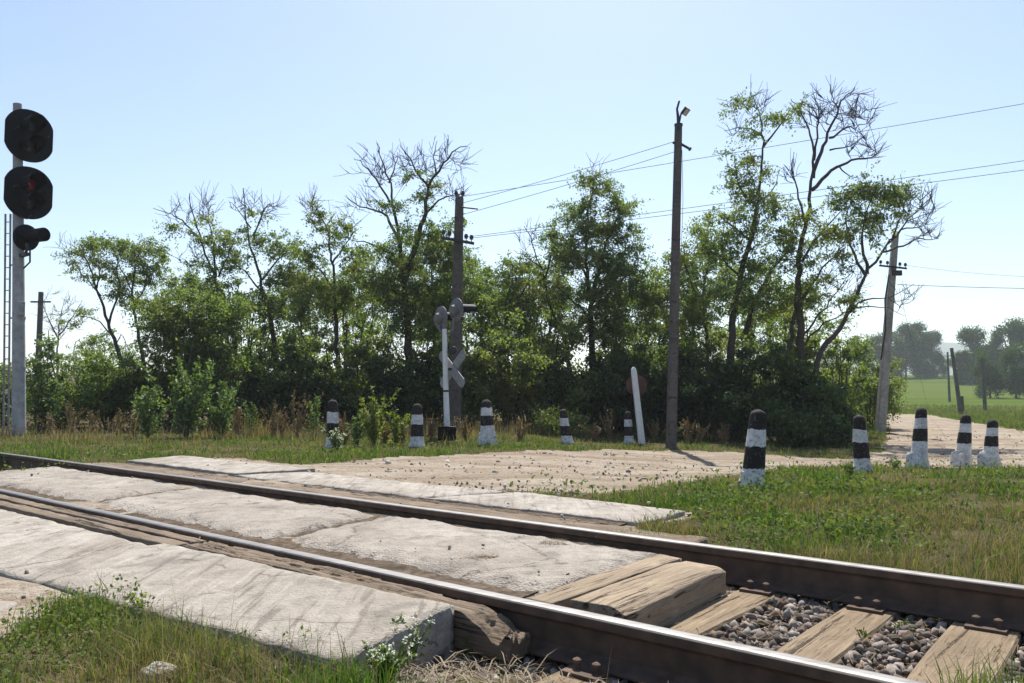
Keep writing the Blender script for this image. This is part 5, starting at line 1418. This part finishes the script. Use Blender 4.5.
def weeds():
    weed('tall_weed', 374, 446, 58, 'tallest pale green mugwort weed with feathery tips, between two bollards', 'leaf_yel', 13, .55, 1100, (.05, .09), 'tall verge weeds', None, 0, 'weed', None, .22)
    weed('tall_weed', 396, 446, 38, 'shorter yellowish weed close to the bollard left of the crossing signal', 'leaf_yel', 10, .6, 560, (.05, .08), 'tall verge weeds', None, 0, 'weed', None, .22)
    weed('tall_weed', 357, 446, 32, 'bushy green weed at the foot of the tallest mugwort', 'leaf_shrub', 7, .5, 420, (.05, .08), 'tall verge weeds')
    weed('tall_weed', 252, 437, 36, 'grey green wormwood at the right end of the bright shrub', 'leaf_shrub', 6, .4, 340, (.05, .08), 'tall verge weeds')
    weed('tall_weed', 316, 440, 44, 'slender green weed left of the leftmost bollard', 'leaf_shrub', 5, .35, 240, (.05, .08), 'tall verge weeds')
    for px, py, hp, lab in ((272, 438, 38, 'brown withered weed in front of the thicket, left of the slender green weed'), (296, 438, 48, 'tall brown withered weed nearest the slender green weed'), (70, 436, 36, 'reddish brown withered weed right of the signal mast'),
                            (92, 436, 26, 'low brown withered weed left of the bright shrub'), (118, 437, 28, 'small brown withered weed at the foot of the bright shrub'), (430, 441, 22, 'brown withered weed left of the black signal base'), (466, 441, 24, 'brown withered weed right of the black signal base'),
                            (610, 442, 32, 'brown withered weed left of the little bollard by the white post'), (655, 442, 22, 'brown withered weed right of the white post'), (700, 444, 20, 'withered weed right of the floodlight pole'), (520, 441, 22, 'withered weed between the small bush and the block footed bollard'),
                            (282, 437, 26, 'low withered weed between the two taller brown ones by the thicket'), (50, 436, 24, 'withered brown weed nearest the signal mast foot'), (134, 437, 22, 'withered brown weed among the bright shrubs at left'), (238, 438, 30, 'withered brown weed beside the grey green wormwood'),
                            (402, 444, 24, 'withered brown weed behind the bollard left of the signal'), (345, 444, 30, 'withered brown weed just right of the leftmost bollard'), (385, 445, 26, 'withered brown weed under the yellowish weeds'), (20, 436, 22, 'withered brown weed left of the mast foot'),
                            (725, 445, 22, 'withered weed in the dry grass left of the largest bollard'), (690, 444, 26, 'taller withered weed right of the floodlight pole'), (595, 442, 18, 'small withered weed right of the little yellow green bush')):
        weed('withered_weed', px, py, hp, lab, 'brown_weed', 9, .6, 330, (.035, .07), 'withered verge weeds')
    weed('white_flowers', 336, 452, 22, 'white flowering weed around the leftmost bollard foot', 'weed_leaf', 9, .7, 260, (.04, .06), None, 'petal', 12, 'flowers')
    weed('white_flowers', 408, 672, 50, 'white flowering weed clump in front of the broken slab end', 'weed_leaf', 22, .8, 900, (.012, .026), None, 'petal', 7, 'flowers')
    weed('leafy_weed', 142, 622, 30, 'single leafy weed with yellowing leaves on the grass patch edge', 'leaf_yel', 5, .6, 70, (.02, .04), None, None, 0)
    weed('white_flowers', 385, 690, 44, 'second white flowering weed clump nearer the bottom edge', 'weed_leaf', 20, .8, 800, (.012, .024), None, 'petal', 6, 'flowers')
    weed('leafy_weed', 470, 665, 26, 'small weed in the straw below the chopped timber', 'weed_leaf', 6, .8, 60, (.015, .03))
    weed('leafy_weed', 866, 648, 16, 'tiny green weed growing in the gravel between the two right sleepers', 'weed_leaf', 9, .9, 110, (.012, .025))
    weed('leafy_weed', 905, 636, 14, 'flat green weed in the gravel near the rightmost sleeper', 'weed_leaf', 8, 1.1, 90, (.012, .022))
    weed('leafy_weed', 850, 478, 14, 'bright green weed at the foot of the upright bollard at right', 'weed_leaf', 8, .8, 150, (.03, .06))
    weed('leafy_weed', 895, 470, 12, 'bright green weed left of the tallest block footed bollard', 'leaf_shrub', 8, .9, 180, (.03, .06))
    tuft(1010, 686, 62, 'green grass tuft at the lower right corner', 420, .22, 2.72, .0045)
    tuft(20, 506, 11, 'small grass tuft in the slab joint at the left edge', 260, .2, None, .006)
    tuft(168, 547, 7, 'dusty grass tuft in the joint between the front slabs', 120, .1, None, .004)
    tuft(770, 690, 46, 'thin grass blades in front of the nearer rail at the bottom edge', 26, .16, 2.2, .003)
    tuft(30, 463, 22, 'green grass tuft between the rails at the left edge', 420, .5, None, .01)
    tuft(92, 468, 12, 'green grass tuft at the left end of the slabs between the rails', 200, .3, None, .01)
    # straw under the chopped timber
    n = 700
    px = rng.uniform(360, 590, n); py = rng.uniform(640, 690, n)
    V = []; 
    s = rng.uniform(-2.2, -1.3, n); t = rng.uniform(1.75, 2.42, n)
    X, Y = xy(s, t); z = H(X, Y) + rng.uniform(0, .06, n)
    a = rng.uniform(0, 2 * math.pi, n); L = rng.uniform(.03, .15, n)
    d = np.stack([np.cos(a) * L, np.sin(a) * L, rng.uniform(-.15, .35, n) * L], -1); p0 = np.stack([X, Y, z], -1)
    sd = np.stack([-np.sin(a), np.cos(a), np.zeros(n)], -1) * rng.uniform(.0012, .0028, n)[:, None]
    up = np.array([0, 0, .002])
    V = np.stack([p0 - sd, p0 + sd, p0 + d * .5 + sd + up + [0, 0, .012], p0 + d * .5 - sd + up + [0, 0, .012], p0 + d], 1).reshape(-1, 3)
    i = np.arange(n) * 5
    tag(link('loose_straw', V, np.stack([i, i + 1, i + 2, i + 3], -1), np.stack([i + 3, i + 2, i + 4], -1), M['straw']), 'dry straw scattered below the chopped timber end', 'straw', kind='stuff')
shrubs()
weeds()

def wad(px, py, label):
    c = G(px, py, -.043); n = 90
    a = rng.uniform(0, 2 * math.pi, n); L = rng.uniform(.02, .06, n); rr = .055 * np.sqrt(rng.random(n)); th = rng.uniform(0, 6.28, n)
    p0 = c + np.stack([rr * np.cos(th) * 1.5, rr * np.sin(th), rng.uniform(0, .014, n)], -1)
    d = np.stack([np.cos(a) * L, np.sin(a) * L, rng.uniform(-.1, .25, n) * L], -1); sd = np.stack([-np.sin(a), np.cos(a), np.zeros(n)], -1) * .0022
    V = np.stack([p0 - sd, p0 + sd, p0 + d + sd * .4, p0 + d - sd * .4], 1).reshape(-1, 3); i = np.arange(n) * 4
    tag(link('straw_wad', V, np.stack([i, i + 1, i + 2, i + 3], -1), None, M['brown_weed'], base=c), label, 'straw')
wad(482, 557, 'dark wad of straw in a pit of the slab, nearer the nearer rail')
wad(553, 542, 'dark wad of straw in a pit of the slab, nearer the planks')

def litter():
    n = 700
    s = rng.uniform(-2.0, .8, n); t = rng.uniform(2.7, 4.1, n)
    X, Y = xy(s, t); z = np.full(n, -.185) + rng.uniform(-.02, .015, n)
    a = rng.uniform(0, 2 * math.pi, n); L = rng.uniform(.03, .12, n)
    d = np.stack([np.cos(a) * L, np.sin(a) * L, rng.uniform(-.1, .2, n) * L], -1); p0 = np.stack([X, Y, z], -1)
    sd = np.stack([-np.sin(a), np.cos(a), np.zeros(n)], -1) * rng.uniform(.001, .0022, n)[:, None]
    V = np.stack([p0 - sd, p0 + sd, p0 + d + sd * .4, p0 + d - sd * .4], 1).reshape(-1, 3)
    i = np.arange(n) * 4
    tag(link('dead_stalks', V, np.stack([i, i + 1, i + 2, i + 3], -1), None, M['dry']), 'bits of dead stalk lying on the ballast and sleepers', 'litter', kind='stuff')
litter()

def rock(px, py, size, label, seed):
    b = T(px, py)
    import bmesh
    bm = bmesh.new(); bmesh.ops.create_icosphere(bm, subdivisions=3, radius=1)
    V = np.array([v.co for v in bm.verts]); Fc = [[v.index for v in f.verts] for f in bm.faces]; bm.free()
    nz = fbm(V[:, 0] * 1.4 + seed, V[:, 1] * 1.4 + V[:, 2] * 1.9, seed) - .5; n2 = fbm(V[:, 0] * 5 + V[:, 2] * 3, V[:, 1] * 5 + seed, seed + 3) - .5
    V = V * (1 + .7 * nz + .25 * n2)[:, None] * np.array(size) + b + np.array([0, 0, size[2] * .35])
    tag(link('rock', V, None, np.array(Fc), M['slab_rough'], base=b), label, 'rock')
rock(160, 679, (.055, .045, .035), 'grey stone lying in the grass at the bottom left edge', 3)

# ------------------------------------------------------------------ far trees
def far_tree(px, top, base, D, wpx, label, nclump=460, leafn=26):
    m = D / F
    b = P(px, base, D); b[2] = float(H(b[0], b[1])) 
    tp = P(px, top, D); h = tp[2] - b[2]; w = wpx * m
    r = root('distant_tree', b, label, 'tree', 'distant trees')
    tb = Tubes()
    tb.add(np.array([b - Z3 * .3, b + Z3 * h * .4, b + Z3 * h * .85]), np.array([.02, .014, .004]) * h, 6)
    lobes = []
    for i in range(14):
        a = rng.uniform(0, 2 * math.pi); zz = rng.uniform(.08, .95); rr = w * math.sqrt(max(.05, 1 - ((zz - .45) / .6) ** 2)) * rng.uniform(.35, .9)
        c = b + np.array([rr * math.cos(a), rr * math.sin(a), h * zz]); lobes.append(c)
        tb.add(np.array([b + Z3 * h * zz * .5, (b + Z3 * h * zz * .7 + c) / 2, c]), np.array([.009, .006, .003]) * h, 4)
    link('trunk', np.concatenate(tb.V), np.concatenate(tb.Q), None, M['bark'], r)
    pos = []
    for i in range(nclump):
        c = lobes[rng.integers(14)]; v = rng.normal(size=3); v /= np.linalg.norm(v)
        p = c + v * rng.random() ** .4 * np.array([w * .42, w * .42, h * .15])
        if p[2] > b[2] + h * 1.02: continue
        pos.append(p + rng.normal(size=(leafn, 3)) * .035 * h)
    pos = np.concatenate(pos); pos[:, 2] = np.maximum(pos[:, 2], b[2] + .1)
    ll = rng.uniform(.02, .04, len(pos)) * h
    V, Q = leaves(pos, ll, ll * .65, .6)
    link('crown', V, Q, None, M['leaf_far'], r)
def far_trees():
    A = [(878, 335, 380, 215, 14), (893, 330, 378, 220, 13), (906, 326, 376, 225, 13), (920, 325, 376, 228, 12), (932, 334, 376, 230, 10), (944, 352, 378, 235, 8), (860, 338, 380, 215, 14)]
    labs = ['distant tree seen through the yellow bush', 'distant tree just right of the leaning concrete pole', 'tall distant tree at the left of the far clump', 'tallest rounded tree of the far left clump', 'distant tree at the right end of the far left clump', 'small distant tree beside the gap to the hill', 'distant tree hidden behind the leaning tree']
    for a, l in zip(A, labs): far_tree(*a, l)
    Bt = [(962, 350, 388, 180, 8), (975, 330, 390, 185, 14), (993, 334, 392, 180, 14), (1012, 322, 392, 178, 16), (1032, 324, 392, 175, 16), (1055, 326, 394, 172, 18)]
    labs = ['small distant tree at the right of the gap to the hill', 'tall distant tree behind the pale round bush', 'distant tree behind the round bushes at right', 'tallest distant tree near the right edge', 'distant tree cut by the right edge', 'distant tree beyond the right edge']
    for a, l in zip(Bt, labs): far_tree(*a, l)
    Cb = [(990, 349, 392, 120, 15), (1016, 345, 393, 118, 16), (1042, 344, 394, 116, 16)]
    labs = ['pale round bush in the field right of the short pole', 'large rounded bush at the right edge of the field', 'rounded bush beyond the right edge of the field']
    for a, l in zip(Cb, labs): far_tree(*a, l, 300, 30)
far_trees()

# ------------------------------------------------------------------ air
m, nt = new_mat('air_haze'); k = NT(nt)
v = k.n('ShaderNodeVolumePrincipled'); v.inputs['Color'].default_value = (.86, .92, 1, 1); v.inputs['Density'].default_value = .00045; v.inputs['Anisotropy'].default_value = .25
o = k.n('ShaderNodeOutputMaterial'); k.l(v.outputs[0], o.inputs['Volume'])
mb = MB(); mb.box((0, 0, 48.5), (1560, 0, 0), (0, 1560, 0), (0, 0, 51.5))
hz = mb.build('haze', m, base=(0, 0, -3)); tag(hz, 'pale blue haze filling the air over the whole place', 'haze', kind='stuff')

# ------------------------------------------------------------------ light, camera
SUN_AZ, SUN_EL = math.radians(6), math.radians(56)      # azimuth from +Y towards +X
sd = Vector((math.sin(SUN_AZ) * math.cos(SUN_EL), math.cos(SUN_AZ) * math.cos(SUN_EL), math.sin(SUN_EL)))
L = bpy.data.lights.new('sun', 'SUN'); L.energy = 5.0; L.angle = math.radians(.53); L.color = (1, .955, .885)
lo = bpy.data.objects.new('sun', L); COL.objects.link(lo); lo.rotation_euler = sd.to_track_quat('Z', 'Y').to_euler()
W = bpy.data.worlds.new('World'); scene.world = W; W.use_nodes = True
wn = W.node_tree; bg = wn.nodes['Background']
sky = wn.nodes.new('ShaderNodeTexSky'); sky.sky_type = 'NISHITA'; sky.sun_disc = False
sky.sun_elevation = SUN_EL; sky.sun_rotation = SUN_AZ; sky.air_density = 1.0; sky.dust_density = .95; sky.ozone_density = 1.9; sky.altitude = 100
wn.links.new(sky.outputs[0], bg.inputs['Color']); bg.inputs['Strength'].default_value = .105

cam = bpy.data.cameras.new('camera'); cam.sensor_width = 36; cam.lens = F / 1024 * 36; cam.clip_start = .05; cam.clip_end = 6000
co = bpy.data.objects.new('camera', cam); COL.objects.link(co); co.location = (0, 0, CAMZ); co.rotation_euler = (math.pi / 2 + PITCH, 0, 0)
scene.camera = co
for o in list(bpy.data.objects):
    if '_b' in o: del o['_b']
vs = scene.view_settings; vs.view_transform = 'Standard'; vs.look = 'None'; vs.gamma = 1; vs.exposure = 0.7; vs.use_curve_mapping = False
cy = scene.cycles
cy.use_denoising = True; cy.max_bounces = 7; cy.diffuse_bounces = 3; cy.glossy_bounces = 2; cy.transmission_bounces = 4; cy.volume_bounces = 1; cy.transparent_max_bounces = 4
cy.caustics_reflective = False; cy.caustics_refractive = False
